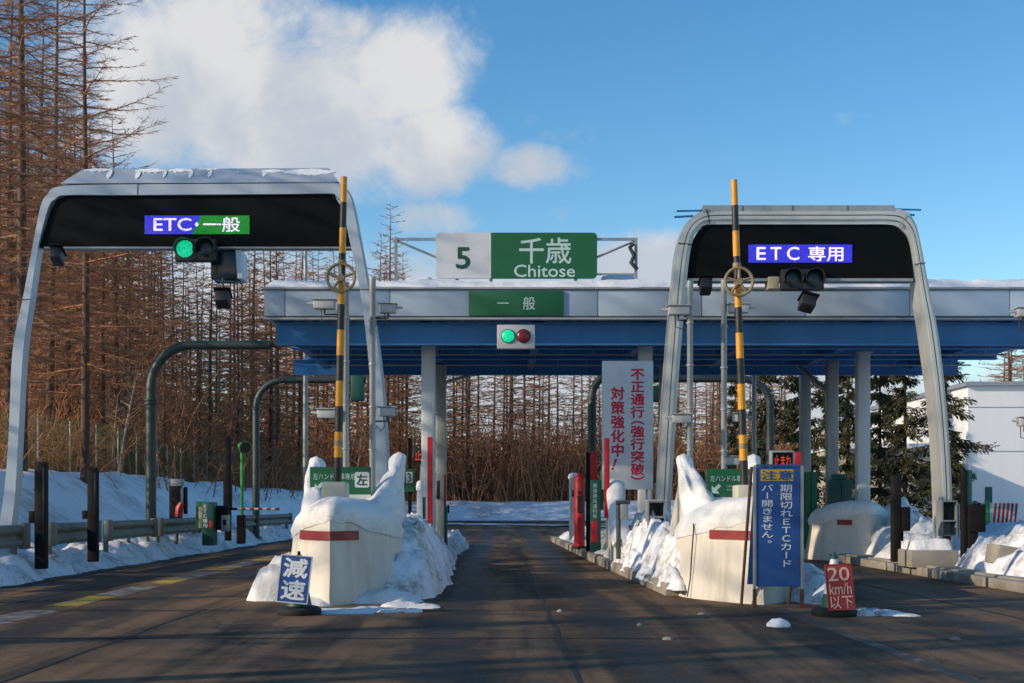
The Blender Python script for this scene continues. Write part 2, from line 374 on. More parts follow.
# painted markings
def sheet(mb, x0, x1, y0, y1, z=.008): mb.add([(x0, y0, z), (x1, y0, z), (x1, y1, z), (x0, y1, z)], [(0, 1, 2, 3)])
my = MB(); mw = MB()
y = 13.0
while y < 62:
    sheet(my, -6.28, -5.82, y, y+2.0); sheet(mw, -6.3, -5.8, y+2.15, y+4.3); y += 4.9
structure(build('yellow_road_marking', my, M['ypaint'], fix=False)); structure(build('white_road_marking', mw, M['wpaint'], fix=False))
mw = MB()
sheet(mw, 3.66, 3.82, 4, 17.6); sheet(mw, -8.12, -7.98, 2, 60); sheet(mw, 8.0, 8.12, 4, 19)
tar = MB()
for xs_, y0_, y1_ in ((.62, 6, 46), (-3.95, 5, 18), (-6.9, 8, 50), (6.4, 6, 45)):
    pts_ = [(xs_+.05*fbm(0, yy, xs_, .7), yy) for yy in np.arange(y0_, y1_, .5)]
    o_ = len(tar.v); tar.v += [(a-.018-.012*random.random(), b, .0085) for a, b in pts_]+[(a+.018+.012*random.random(), b, .0085) for a, b in pts_]; k_ = len(pts_)
    tar.f += [(o_+i, o_+k_+i, o_+k_+i+1, o_+i+1) for i in range(k_-1)]
for yc_ in (13.6, 17.2, 27.5):
    xx_ = list(np.arange(-8, 2.4, .4)); o_ = len(tar.v); tar.v += [(a, yc_+.06*fbm(a, 0, yc_, .8)-.02, .0095) for a in xx_]+[(a, yc_+.06*fbm(a, 0, yc_, .8)+.025, .0095) for a in xx_]; k_ = len(xx_)
    tar.f += [(o_+i, o_+i+1, o_+k_+i+1, o_+k_+i) for i in range(k_-1)]
structure(build('road_seam', tar, M['rubber'], fix=False))
structure(build('faded_road_marking', mw, M['wpaint2'], fix=False))
mw = MB()
sheet(mw, -1.2, 2.0, 22.9, 23.0, .0075); sheet(mw, -1.2, 2.1, 46, 46.35, .0075)
structure(build('stop_line_marking', mw, M['wpaint'], fix=False))
# ploughed snow along the left verge
def bank_z(x, y):
    e = -8.45+.22*fbm(0, y, 2.2, .5)+.12*fbm(0, y, 5.2, 1.9)
    a = sstep((e-x)/.75)*(1-.55*sstep((-9.5-x)/1.5))
    return a*(.46+.24*fbm(x, y, 1.0, .8)+.15*fbm(x, y, 4.0, 2.6)+.06*fbm(x, y, 6.0, 6))-.03*(1-a)-.01
structure(build('snow_bank', grid(np.arange(-11.6, -7.9, .1), np.arange(8, 75, .16), bank_z, lambda p: p[2] > .005), M['dirtysnow'], smooth=80, fix=False))
# white snow across the road's far end
def far_z(x, y):
    return .16*max(0, fbm(x, y, 8, .12)+.12+.5*sstep((x-2)/6)*0)-.03
structure(build('snow_patch', grid(np.arange(-9, 10, .5), np.arange(82, 100, .7), far_z, lambda p: p[2] > .004), M['snow'], smooth=80, fix=False))

# ------------------------------------------------------------------ toll islands (kerbed) and snow on them
def island(name, left, right):
    n = len(left); mb = MB(); H = .2
    top = left+right[::-1]
    k = len(top); ins = []
    V = [(x, y, 0) for x, y in top]+[(x, y, H-.03) for x, y in top]
    cx = sum(p[0] for p in top)/k
    V += [(x+(.04 if x < cx else -.04), y, H) for x, y in top]
    fs = [(i, (i+1) % k, k+(i+1) % k, k+i) for i in range(k)]+[(k+i, k+(i+1) % k, 2*k+(i+1) % k, 2*k+i) for i in range(k)]
    for i in range(n-1): fs.append((2*k+i, 2*k+i+1, 2*k+k-2-i, 2*k+k-1-i))
    mb.add(V, fs); return structure(build(name, mb, M['kerb']))
island('island_kerb', [(-3.3, 20), (-3.35, 30), (-3.3, 46)], [(-1.25, 20), (-1.35, 30), (-1.55, 46)])
island('island_kerb', [(2.55, 20), (2.25, 32), (1.95, 50)], [(4.75, 20), (4.8, 32), (4.8, 50)])
island('island_kerb', [(8.45, 17), (8.45, 30), (8.4, 52)], [(11.0, 17), (11.2, 30), (11.4, 52)])
mb = MB()       # kerb stones in front of the right island: separate blocks with gaps
for i in range(7):
    y0 = 17.1+i*3.2; mb.box(8.28, 8.45, y0, y0+3.17, 0, .17, .015)
structure(build('kerb_stones', mb, M['kerb'], smooth=35))

def heap(name, bumps, res, m, z0=0.0, seed=0.0, rough=.22):
    """snow heap made of overlapping mounds: (x, y, rx, ry, h)"""
    x0 = min(b[0]-b[2]*1.5 for b in bumps); x1 = max(b[0]+b[2]*1.5 for b in bumps); y0 = min(b[1]-b[3]*1.5 for b in bumps); y1 = max(b[1]+b[3]*1.5 for b in bumps)
    def fz(x, y):
        h = 0
        wx = x+.10*fbm(x, y, seed, .8)+.05*fbm(x, y, seed+8, 4); wy = y+.25*fbm(x, y, seed+5, .6)
        for (bx, by, rx, ry, bh) in bumps:
            q = ((wx-bx)/(rx*1.12))**2+((wy-by)/(ry*1.12))**2
            if q < 1: h += (bh*(1-q)**.9)**2.2
        h = h**(1/2.2)
        n = fbm(x, y, seed+2, 1.3)+.55*fbm(x, y, seed+3, 3.6)+.3*fbm(x, y, seed+4, 8)
        return z0+(h*(1+rough*.8*n)+.035*n-.03 if h > 0.004 else -.06)
    o = build(name, grid(np.arange(x0, x1, res), np.arange(y0, y1, res*1.4), fz, lambda p: p[2] > z0-.058), m, smooth=80, fix=False)
    return structure(o)
def ridge(knots, res, m, z0, seed, rough=.3):
    """long snow heap along Y: knots are (y, left x, right x, height)"""
    ky, kl, kr, kh = [np.array(c_, float) for c_ in zip(*knots)]
    def fz(x, y):
        l, r_, h = np.interp(y, ky, kl), np.interp(y, ky, kr), np.interp(y, ky, kh)
        l += .13*fbm(0, y, seed+1, .9)+.06*fbm(0, y, seed+6, 3); r_ += .13*fbm(0, y, seed+2, .9)+.06*fbm(0, y, seed+7, 3)
        t = (x-(l+r_)/2)/max(.05, (r_-l)/2)
        if abs(t) >= 1 or y <= ky[0] or y >= ky[-1]: return z0-.06
        h *= (1-abs(t)**2.4)**.8*(1+rough*(1.1*fbm(x, y, seed, .9)+.6*fbm(x, y, seed+3, 2.6)))
        lump = fbm(x*1.3, y, seed+4, 4.2); h += min(1, h*4)*(.10*max(0, lump)+.03*fbm(x, y, seed+5, 11))
        return z0+h-.03
    return structure(build('snow_heap', grid(np.arange(kl.min()-.4, kr.max()+.4, res), np.arange(ky[0]-.1, ky[-1]+.1, res*1.5), fz, lambda p: p[2] > z0-.058), m, smooth=80, fix=False))
ridge([(18.9, -1.75, -1.35, .1), (19.5, -2.0, -1.0, .55), (21, -2.0, -.92, .9), (24, -2.1, -.98, 1.0), (27, -2.3, -1.05, .85), (31, -2.6, -1.1, .6), (36, -2.6, -1.2, .45), (41, -2.4, -1.05, .5), (45, -2.2, -1.1, .4), (46.5, -1.9, -1.4, .05)], .055, M['dirtysnow'], .03, 1.0)
ridge([(18.85, -3.6, -3.0, .22), (19.0, -3.7, -2.95, .46), (19.8, -3.72, -2.9, .62), (21, -3.6, -2.8, .55), (24, -3.5, -2.7, .5), (30, -3.5, -2.6, .4), (40, -3.5, -2.6, .35), (44, -3.3, -2.8, .05)], .05, M['capsnow'], .02, 4.0, .2)
heap('snow_heap', [(-2.6, 18.2, .4, .25, .14), (-1.75, 18.7, .6, .35, .24)], .05, M['capsnow'], .0, 4.0)
ridge([(19.3, 2.95, 3.3, .1), (20.3, 2.75, 3.4, .55), (22, 2.6, 3.5, .62), (23.5, 2.62, 3.6, .5), (25, 2.6, 3.7, .8), (27.5, 2.6, 3.9, 1.0), (29.5, 2.75, 3.9, .85), (31, 2.9, 4.0, .5), (36, 2.5, 4.0, .42), (42, 2.25, 3.8, .42), (48, 2.1, 3.6, .3), (50, 2.4, 3.0, .05)], .055, M['dirtysnow'], .16, 7.0, .5)
ridge([(19.6, 2.62, 2.8, .03), (20.5, 2.58, 2.9, .22), (23, 2.5, 2.85, .12), (25, 2.5, 2.9, .25), (27, 2.42, 2.8, .16), (30, 2.4, 2.8, .2), (33, 2.3, 2.7, .1)], .05, M['dirtysnow'], .17, 9.5, .9)
heap('snow_heap', [(4.6, 19.6, .42, 1.0, .55), (4.55, 21.5, .35, 2, .45), (4.4, 25, .4, 3, .4)], .07, M['dirtysnow'], .0, 12.0)
heap('snow_heap', [(9.1, 29.6, .45, 1.3, .3), (10.6, 28.2, .6, 1.2, .5), (9.0, 27.0, .3, 1, .16)], .08, M['capsnow'], .17, 15.0)
ridge([(27.4, 9.0, 10.4, .1), (28.6, 8.85, 10.7, .55), (30.2, 8.75, 10.9, .85), (31.5, 8.85, 11, 1.05), (33.5, 9.2, 11.1, 1.15), (35.5, 9.2, 11, .7), (38, 9, 11, .2)], .07, M['capsnow'], .17, 15.5, .35)
heap('snow_heap', [(9.6, 24.3, .75, 1.7, .75), (10.2, 23.0, .9, 2.0, 1.0), (9.2, 22.4, .55, 1.5, .45), (10.9, 25.5, 1.0, 2.5, 1.05), (9.0, 20.8, .4, 1, .35), (9.6, 20.6, .6, 1.2, .6)], .07, M['dirtysnow'], .15, 21.0, .3)
heap('snow_heap', [(-10.2, 24.2, .65, 1.0, .95), (-9.9, 22.3, .8, 1.2, .75), (-10.6, 27.3, .7, 1.0, .9)], .08, M['snow'], .2, 24.0)

# ------------------------------------------------------------------ toll canopy
CY0, CY1 = 30.5, 39.0
can = thing('toll_canopy', 'long pale canopy with snow on its roof and blue steel underside over the toll lanes', 'canopy', (3.5, 34, 0))
fx0 = X(264, CY0); fx1 = 14.6; fz0 = Z(320, CY0); fz1 = Z(288.5, CY0)
mb = MB(); seams = [X(p, CY0) for p in (264, 285, 390, 494, 598, 702, 806, 910, 1010, 1115)]+[fx1]
for a, b in zip(seams, seams[1:]): mb.box(a+.008, b-.008, CY0, CY0+.08, fz0+.09, fz1-.03, .01)
for a, b in ((CY0+.1, 33.3), (33.3, 36.1), (36.1, CY1-.02)):
    mb.box(fx0, fx0+.07, a+.01, b-.01, fz0+.09, fz1-.03, .01); mb.box(fx1-.07, fx1, a+.01, b-.01, fz0+.09, fz1-.03, .01)
mb.box(fx0, fx1, CY1, CY1+.08, fz0+.09, fz1-.03)
build('fascia', mb, M['fascia'], can, smooth=35)
mb = MB()
mb.box(fx0-.03, fx1+.03, CY0-.06, CY0+.12, fz0, fz0+.055, .01); mb.box(fx0-.03, fx1+.03, CY0-.05, CY0+.1, fz1-.025, fz1+.03, .01)
build('trim', mb, M['galv'], can, smooth=35)
mb = MB(); mb.box(fx0+.09, fx1-.09, CY0+.05, CY0+.09, fz0+.05, fz1-.035); mb.box(fx0+.1, fx1-.1, CY0+.13, CY1-.03, fz1-.1, fz1-.04)
build('roof_deck', mb, M['dark_gap'], can)
# underside: blue decking with corrugation along Y and cross beams
mb = MB(); n = 130; xa, xb = X(275, CY0), 14.3
V = []
for i in range(n+1):
    x = xa+(xb-xa)*i/n; z = fz0+.02+(.05 if (i//1) % 2 else 0)
    V += [(x, CY0+.2, z), (x, CY1-.15, z)]
mb.add(V, [(2*i, 2*i+2, 2*i+3, 2*i+1) for i in range(n)]); build('underside_decking', mb, M['bluesteel'], can, fix=False)
def ibeam_x(mb, x0, x1, y, zt, h, w=.22):
    mb.box(x0, x1, y-w/2, y+w/2, zt-.03, zt); mb.box(x0, x1, y-.012, y+.012, zt-h+.03, zt-.03); mb.box(x0, x1, y-w/2, y+w/2, zt-h, zt-h+.03)
for (yy, h, x0) in ((CY0+.45, .52, X(276, 30.9)), (33.2, .34, -5.3), (35.6, .34, -5.25), (CY1-.35, .46, X(294, 38.6))):
    mb = MB(); ibeam_x(mb, x0, 13.6, yy, fz0-.02, h); build('cross_beam', mb, M['bluesteel'], can)
for xx in (-5.1, -1.78, .9, 3.55, 6.2, 8.9, 12.2):
    mb = MB(); mb.box(xx-.1, xx+.1, CY0+.6, CY1-.5, fz0-.30, fz0-.02); build('rafter', mb, M['bluesteel'], can)
mb = MB()
for (yy, zz) in ((31.9, fz0-.42), (34.4, fz0-.36), (37.0, fz0-.36)):
    mb.tube([(xa+.2, yy, zz), (13.4, yy, zz)], .025, 6)
    for k in range(24): xk = xa+.5+k*.8; mb.tube([(xk, yy, zz), (xk+.15, yy, fz0)], .008, 4)
build('conduit', mb, M['galv'], can)
# columns: front row, then rear row
for (px, D) in ((428.5, 32.0), (645, 32.0), (862.5, 34.2)):
    mb = MB(); r = .17; mb.box(X(px, D)-r, X(px, D)+r, D-r, D+r, .1, fz0-.3, .05); c = build('column', mb, M['whitepost'], can, smooth=35)
    for q0, q1, w_ in ((.1, .24, .24), (fz0-.36, fz0-.3, .22)): mb = MB(); mb.box(X(px, D)-w_, X(px, D)+w_, D-w_, D+w_, q0, q1, .015); build('base_plate', mb, M['galv'], c, smooth=35)
for (px, D) in ((441, 37.2), (665, 37.2), (832, 36), (805, 38.8)):
    mb = MB(); r = .155; mb.box(X(px, D)-r, X(px, D)+r, D-r, D+r, .1, fz0-.3, .05); build('column', mb, M['galv'], can, smooth=35)
for pts_, r_ in (([(X(797, 37.5), 37.6, Z(364, 37.5)), (X(826, 36), 36.2, Z(388, 36))], .07), ([(X(470, 37.2), 37.3, Z(375, 37.2)), (X(446, 37.2), 37.2, Z(382, 37.2)), (X(443, 37.2), 37.2, Z(398, 37.2))], .05), ([(X(968, 34), 34, Z(343, 34)), (X(985, 32), 32, Z(338, 32))], .09)):
    mb = MB(); mb.tube(pts_, r_, 8); build('brace', mb, M['galv'], can, smooth=35)
mb = MB(); xr = X(430, 31.8); mb.box(xr-.06, xr+.06, 31.78, 31.81, .9, Z(437, 31.8)); build('red_marker_strip', mb, M['red'], can)
# snow on the roof: rounded thick slab with a wavy lip
def snow_slab(name, x0, x1, y0, y1, z, h, parent, m, seed=0.0, res=.12, over=.05):
    nx = int((x1-x0)/res)+1; ny = max(6, int((y1-y0)/(res*3)))
    mb = MB(); V = []
    for j in range(ny+1):
        for i in range(nx+1):
            a = i/nx; b = j/ny; x = x0+(x1-x0)*a; yv = y0+(y1-y0)*b
            e = min(1, min(a*(x1-x0), (1-a)*(x1-x0), b*(y1-y0), (1-b)*(y1-y0))/(.30)); e = math.sqrt(max(0, 1-(1-e)**2))
            V.append((x, yv+.04*fbm(x, 0, seed, 1.5), z+h*(.55+.45*e)*(1+.22*fbm(x, yv, seed, .8)+.09*fbm(x, yv, seed, 4)) if e > 0 else z-.0))
    mb.add(V, [(j*(nx+1)+i, j*(nx+1)+i+1, (j+1)*(nx+1)+i+1, (j+1)*(nx+1)+i) for j in range(ny) for i in range(nx)])
    return build(name, mb, m, parent, smooth=80, fix=False)
snow_slab('roof_snow', fx0+.0, fx1, CY0-.05, CY1, fz1+.01, .24, can, M['snow'], 3.0)

# ------------------------------------------------------------------ signs on the canopy
D = 31.0; s = thing('roof_sign', 'large sign on the canopy roof, white left part with 5 and green part reading Chitose', 'sign', (X(516, D), D+.3, fz1))
sx0, sx1, sxm = X(436, D), X(597, D), X(491, D); sz0, sz1 = Z(278.5, D), Z(233, D)
def rpoly(x0, x1, z0, z1, r, tl=1, tr=1, br=1, bl=1, n=5):
    P = []
    for (cx, cz, a0, on) in ((x1-r, z1-r, 0, tr), (x0+r, z1-r, 90, tl), (x0+r, z0+r, 180, bl), (x1-r, z0+r, 270, br)):
        if on: P += [(cx+r*math.cos(R(a0+90*i/n)), cz+r*math.sin(R(a0+90*i/n))) for i in range(n+1)]
        else: P.append((x1 if a0 in (0, 270) else x0, z1 if a0 in (0, 90) else z0))
    return P
mb = MB(); mb.prism(rpoly(sx0, sxm, sz0, sz1, .1, 1, 0, 0, 1), D-.05, D+.05); build('number_panel', mb, M['white'], s)
mb = MB(); mb.prism(rpoly(sxm, sx1, sz0, sz1, .1, 0, 1, 1, 0), D-.05, D+.05); gp = build('name_panel', mb, M['green'], s)
mb = MB(); line(mb, '5', X(456, D), X(470.5, D), Z(269.5, D), Z(247.5, D), D-.054, .02); letters(mb, M['darkletter'], s)
mb = MB(); row(mb, '千歳', X(545, D), Z(251, D), X(572, D)-X(545, D), .66, D-.054, .012); letters(mb, M['paleletter'], gp); mb = MB(); line(mb, 'Chitose', X(514, D), X(575, D), Z(277.5, D), Z(265, D), D-.054, .012); letters(mb, M['paleletter'], gp)
for (ax, bx) in ((X(396, D), sx0), (sx1, X(636, D))):
    mb = MB(); zt, zb = Z(239, D), Z(274, D); out, inn = (ax, bx) if ax < sx0 else (bx, ax); lo, hi = min(out, inn), max(out, inn)
    mb.box(lo, hi, D, D+.06, zt-.03, zt+.03); mb.box(out-.035, out+.035, D-.01, D+.07, fz1-.02, zt+.03)
    if out > inn: mb.box(lo, hi, D, D+.06, zb-.02, zb+.02)
    mb.tube([(out, D+.03, zt-.03), (inn, D+.03, Z(257, D))], .03, 6)
    build('support_frame', mb, M['galv'], s)
for xx in (sx0+.5, sxm, sx1-.5): mb = MB(); mb.box(xx-.04, xx+.04, D+.06, D+.13, fz1-.02, sz1-.1); build('support_post', mb, M['galv'], s)
mb = MB(); cx_ = X(633, D); mb.tube([(cx_, D-.05, Z(244, D)), (cx_-.08, D-.05, Z(248, D)), (cx_+.02, D-.05, Z(256, D)), (cx_-.05, D-.05, Z(263, D)), (cx_+.1, D-.05, Z(270, D))], .05, 8); build('cable_bundle', mb, M['blackplastic'], s, smooth=35)
snow_slab('snow_drift', X(597, D)+.05, X(640, D), D+.2, D+1.6, fz1+.2, .28, can, M['snow'], 8.0)
snow_slab('snow_drift', X(400, D), X(436, D)-.02, D+.2, D+1.6, fz1+.2, .22, can, M['snow'], 9.0)

D = CY0-.03; s = thing('fascia_sign', 'green rectangular sign with two pale characters on the canopy fascia', 'sign', (X(516, D), D, Z(316, D)))
mb = MB(); mb.box(X(469, D), X(563.5, D), D-.03, D+.02, Z(315.5, D), Z(291, D), .006); gp = build('sign_plate', mb, M['green'], s, smooth=35)
mb = MB(); row(mb, '一 般', X(516, D), Z(303.5, D), X(529, D)-X(516, D), .33, D-.034, .0); letters(mb, M['paleletter'], gp)

def lens(parent, x, z, r, y, m):
    mb = MB(); prof = [(r*.98, 0), (r*.9, -.015), (r*.6, -.03), (.01, -.04)]
    n = 24; V = [(x+a*math.cos(2*math.pi*j/n), y+b, z+a*math.sin(2*math.pi*j/n)) for a, b in prof for j in range(n)]
    mb.add(V, [(i*n+j, i*n+(j+1) % n, (i+1)*n+(j+1) % n, (i+1)*n+j) for i in range(3) for j in range(n)]); return build('lens', mb, m, parent, smooth=60)
def hood(mb, x, z, r, y, L):
    n = 20; V = []
    for k in range(n+1):
        a = R(-20+220*k/n)
        for (rr, yy) in ((r, y), (r, y-L), (r+.012, y-L), (r+.012, y)): V.append((x+rr*math.cos(a), yy, z+rr*math.sin(a)))
    mb.add(V, [(4*i+q, 4*i+(q+1) % 4, 4*i+4+(q+1) % 4, 4*i+4+q) for i in range(n) for q in range(4)])
D = 30.3; s = thing('traffic_signal', 'grey framed two lens signal with lit green light under the canopy fascia', 'traffic signal', (X(516, D), D, Z(349, D)))
mb = MB(); mb.box(X(497, D), X(535, D), D-.06, D+.12, Z(349, D), Z(325, D), .02); build('housing', mb, M['housing'], s, smooth=35)
mb = MB(); mb.discy((X(508, D), Z(336.5, D)), .165, D-.085, D-.062); mb.discy((X(523.5, D), Z(336.5, D)), .165, D-.085, D-.062); build('lens_ring', mb, M['blackplastic'], s, smooth=35)
lens(s, X(508, D), Z(336.5, D), .15, D-.09, M['lampgreen']); lens(s, X(523.5, D), Z(336.5, D), .15, D-.09, M['lensred'])

# ------------------------------------------------------------------ gantry arches
def smooth_path(P, k=4):
    """Catmull-Rom through the listed points"""
    out = []
    Q = [P[0]]+P+[P[-1]]
    for i in range(1, len(Q)-2):
        p0, p1, p2, p3 = [np.array(q, float) for q in Q[i-1:i+3]]
        for t in np.linspace(0, 1, k, endpoint=False):
            out.append(tuple(.5*((2*p1)+(-p0+p2)*t+(2*p0-5*p1+4*p2-p3)*t*t+(-p0+3*p1-3*p2+p3)*t**3)))
    out.append(tuple(P[-1])); return out
def w2(P, D): return [(X(a, D), Z(b, D)) for a, b in P]
D = 26.0
ga = thing('toll_gantry', 'wide silver arch over the left lane with dark board and sloped snowy hood', 'gantry', (X(195, D), D, 0))
outp = [(-11, 578), (2, 505), (8, 440), (12, 352), (22, 300), (32, 247), (40, 207), (47, 194), (60, 186), (120, 184), (195, 183.5), (275, 183), (330, 182), (345, 187), (353, 200), (361, 240), (370, 290), (379, 345), (385, 400), (389, 470), (391, 575)]
inp = [(3, 578), (14, 505), (18, 440), (23, 352), (30, 300), (38, 247), (48, 208), (55, 199), (66, 195), (120, 195), (195, 194.5), (275, 194), (328, 193.5), (336, 196), (342, 207), (351, 247), (360, 290), (367, 345), (371, 400), (374, 470), (375, 575)]
A, B = w2(smooth_path(outp), D), w2(smooth_path(inp), D)
lerp = lambda t: [(a[0]+(b[0]-a[0])*t, a[1]+(b[1]-a[1])*t) for a, b in zip(A, B)]
mb = MB(); mb.strip(A, lerp(.12), D+.02, D+.30); mb.strip(lerp(.12), lerp(1), D, D+.32)
build('arch_frame', mb, M['silver'], ga, smooth=30)
for q in (.2, .46, .8):        # panel joints on the frame
    mb = MB(); i = int(q*len(A)); mb.strip([A[i], (A[i][0]+.018, A[i][1]+.018)], [B[i], (B[i][0]+.018, B[i][1]+.018)], D-.004, D+.01)
    build('panel_joint', mb, M['dark_gap'], ga)
mb = MB(); bp = w2([(38.5, 246.5), (50, 209), (56, 199), (66, 195.2), (195, 194.7), (328, 193.7), (335, 196.2), (341.5, 207), (351.5, 246.5)], D); mb.prism(bp, D+.06, D+.28); bd = build('message_board', mb, M['black'], ga)
mb = MB(); mb.box(X(43, D), X(352, D), D+.04, D+.30, Z(248, D), Z(246.3, D)); build('board_edge', mb, M['galv'], ga)
yb = D+.045
mb = MB(); mb.prism(w2([(144, 233.5), (144, 215), (200, 215), (191, 233.5)], D), yb, D+.07); build('blue_display', mb, M['ledblue'], bd)
mb = MB(); mb.prism(w2([(191.3, 233.5), (200.3, 215), (249, 215), (249, 233.5)], D), yb, D+.07); build('green_display', mb, M['ledgreen'], bd)
mb = MB(); line(mb, 'ETC', X(153, D), X(191, D), Z(230.5, D), Z(217.5, D), yb-.003, .012); letters(mb, M['ledwhite'], bd); mb = MB(); line(mb, '◆', X(194, D), X(198.6, D), Z(226.3, D), Z(221.5, D), yb-.003); letters(mb, M['ledwhite'], bd); mb = MB(); row(mb, '一般', X(221, D), Z(224, D), X(240, D)-X(221, D), .32, yb-.003, .012); letters(mb, M['ledwhite'], bd)
mb = MB()       # hood on top: sloping front, flat back
hp = [(D+.0, Z(184, D)), (D+.35, Z(169, D)), (D+1.1, Z(168, D)), (D+1.1, Z(184, D))]
xl0, xl1, xr0, xr1 = X(60, D), X(76, D), X(326, D), X(339, D)
V = [(xl0, D+.0, Z(183.5, D)), (xl1, D+.45, Z(163.5, D)), (xl1, D+1.0, Z(163, D)), (xl0, D+1.1, Z(183.5, D)), (xr1, D+.0, Z(182, D)), (xr0, D+.45, Z(162, D)), (xr0, D+1.0, Z(162, D)), (xr1, D+1.1, Z(182, D))]
mb.add(V, [(0, 1, 5, 4), (1, 2, 6, 5), (2, 3, 7, 6), (0, 3, 2, 1), (4, 5, 6, 7), (0, 4, 7, 3)]); hd = build('hood', mb, M['silver'], ga)
def on_hood(px, t):      # point on sloped hood face, t 0 bottom..1 top
    x = X(px, D); z = Z(183, D)+t*(Z(162.8, D)-Z(183, D)); return (x, D+.45*t-.02, z+.004)
for (p0, p1, tmin, tmax) in ((78, 106, .78, 1.0), (103, 108, .3, .9), (130, 162, .72, .97), (132, 137, .3, .8), (160, 163, .35, .85), (163, 190, .75, .98), (186, 190, .3, .85), (205, 209, .35, .95), (192, 216, .88, 1.0), (233, 236, .72, .8), (258, 282, .70, .92), (260, 264, .45, .8), (280, 334, .52, .97)):
    mb = MB(); n = max(2, int((p1-p0)/1.5)); up = []; lo = []
    for i in range(n+1):
        p = p0+(p1-p0)*i/n; e = math.sin(math.pi*(i+.4)/(n+.8))
        c_ = (tmin+tmax)/2; h_ = (tmax-tmin)/2*e*(1+.5*fbm(p, 0, 2, .3))
        up.append(on_hood(p, min(1, c_+h_))); lo.append(on_hood(p, c_-h_*(.8+.4*random.random())))
    k = len(up); Q = up+lo; Q2 = [(a[0], a[1]+.02, a[2]-.014) for a in Q]
    mb.add(Q+Q2, [(i, i+1, k+i+1, k+i) for i in range(k-1)]+[(i+1, i, 2*k+i, 2*k+i+1) for i in range(k-1)]+[(k+i, k+i+1, 3*k+i+1, 3*k+i) for i in range(k-1)])
    build('snow_patch', mb, M['snow'], hd, fix=False)
# devices hanging from the left gantry
s = thing('traffic_signal', 'black two lens signal with glowing green light hanging under the left gantry board', 'traffic signal', (X(196, D), D, Z(262, D)))
mb = MB(); mb.box(X(176, D), X(217.5, D), D-.12, D+.1, Z(262, D), Z(240, D), .03); hood(mb, X(186.5, D), Z(250, D), .19, D-.12, .18); hood(mb, X(207.5, D), Z(250, D), .19, D-.12, .18); build('housing', mb, M['blackplastic'], s, smooth=35)
lens(s, X(186.5, D), Z(250, D), .175, D-.13, M['lampgreen']); lens(s, X(207.5, D), Z(250, D), .175, D-.13, M['lensdark'])
s = thing('equipment_box', 'grey square box hanging beside the lit green signal on the left gantry', 'equipment box', (X(225, D), D, Z(278, D)))
mb = MB(); mb.box(X(209, D), X(236, D), D+.15, D+.75, Z(277.5, D), Z(249, D), .015); build('box_body', mb, M['glassdark'], s, smooth=35)
mb = MB(); mb.prism(w2([(236.4, 277.5), (234.5, 249), (240, 249), (241, 277.5)], D), D+.1, D+.7); build('lit_side_plate', mb, M['silver'], s)  # pale side against dark body paints side light on a grey box
def hang_cam(px, py0, py1, D, w, label, tilt=0.0):
    s = thing('hanging_camera', label, 'camera', (X(px, D), D, Z(py1, D)))
    mb = MB(); mb.tube([(X(px, D), D, Z(py0, D)), (X(px, D), D, Z(py1-10, D))], .02, 6); build('hanger', mb, M['blackplastic'], s)
    h = Z(py1-12, D)-Z(py1, D); T = Matrix.Translation((X(px, D), D, Z(py1-6, D))) @ Matrix.Rotation(tilt, 4, 'Y') @ Matrix.Rotation(R(-25), 4, 'X')
    mb = MB(); mb.box(-w/2, w/2, -.18, .16, -h/2, h/2, .03, T); b = build('camera_body', mb, M['blackplastic'], s, smooth=35)
    mb = MB(); mb.box(-w*.6, w*.6, -.24, .16, h/2+.005, h/2+.025, .005, T); build('sun_shield', mb, M['darkpost'], b)
hang_cam(223, 278, 306, D, .28, 'black camera hanging on a thin rod under the grey box of left gantry')
hang_cam(57.5, 247, 263, D, .22, 'small black camera under the far left end of the left gantry board')

D = 28.0
gb = thing('toll_gantry', 'rounded steel arch over the right lane with dark board showing ETC in blue', 'gantry', (X(805, D), D, 0))
outp = [(653, 562), (657.5, 500), (662, 420), (667, 350), (674, 270), (679.5, 238), (687, 222), (700, 212), (716, 208.5), (760, 208), (805, 208), (850, 208), (890, 208), (906, 211), (915, 221), (920.5, 240), (930, 290), (939, 335), (947, 405), (952, 480), (954, 562)]
inp = [(667, 562), (671.5, 500), (676, 420), (681, 350), (688, 270), (693, 240), (699, 229), (706, 224.5), (718, 224), (760, 224), (805, 224), (850, 224), (886, 224), (897, 226), (905, 232), (911, 244), (918, 290), (925, 335), (934, 405), (939, 480), (941, 562)]
A, B = w2(smooth_path(outp), D), w2(smooth_path(inp), D)
mb = MB(); mb.strip(A, lerp(.2), D+.03, D+.45); mb.strip(lerp(.2), lerp(.42), D-.01, D+.46); mb.strip(lerp(.42), lerp(.5), D+.06, D+.4); mb.strip(lerp(.5), lerp(.72), D-.02, D+.46); mb.strip(lerp(.72), lerp(1), D+.03, D+.5)
build('arch_frame', mb, M['steel'], gb, smooth=30)
for q in (.235, .38, .66, .775):
    mb = MB(); i = int(q*len(A)); mb.strip([A[i], (A[i][0]+.012, A[i][1]+.02)], [B[i], (B[i][0]+.012, B[i][1]+.02)], D-.026, D+.01)
    build('panel_joint', mb, M['dark_gap'], gb)
mb = MB(); mb.prism(w2([(687.5, 278), (693, 241), (699, 230), (706, 225), (718, 224.3), (886, 224.3), (897, 226.3), (905, 232.5), (910, 244), (914.5, 278)], D), D+.08, D+.4); bd = build('message_board', mb, M['black'], gb)
mb = MB(); mb.box(X(688, D), X(914, D), D+.06, D+.42, Z(280.5, D), Z(277.8, D)); build('board_edge', mb, M['galv'], gb)
yb = D+.06
mb = MB(); mb.box(X(749, D), X(853, D), yb, D+.085, Z(262, D), Z(244, D)); build('blue_display', mb, M['ledblue'], bd)
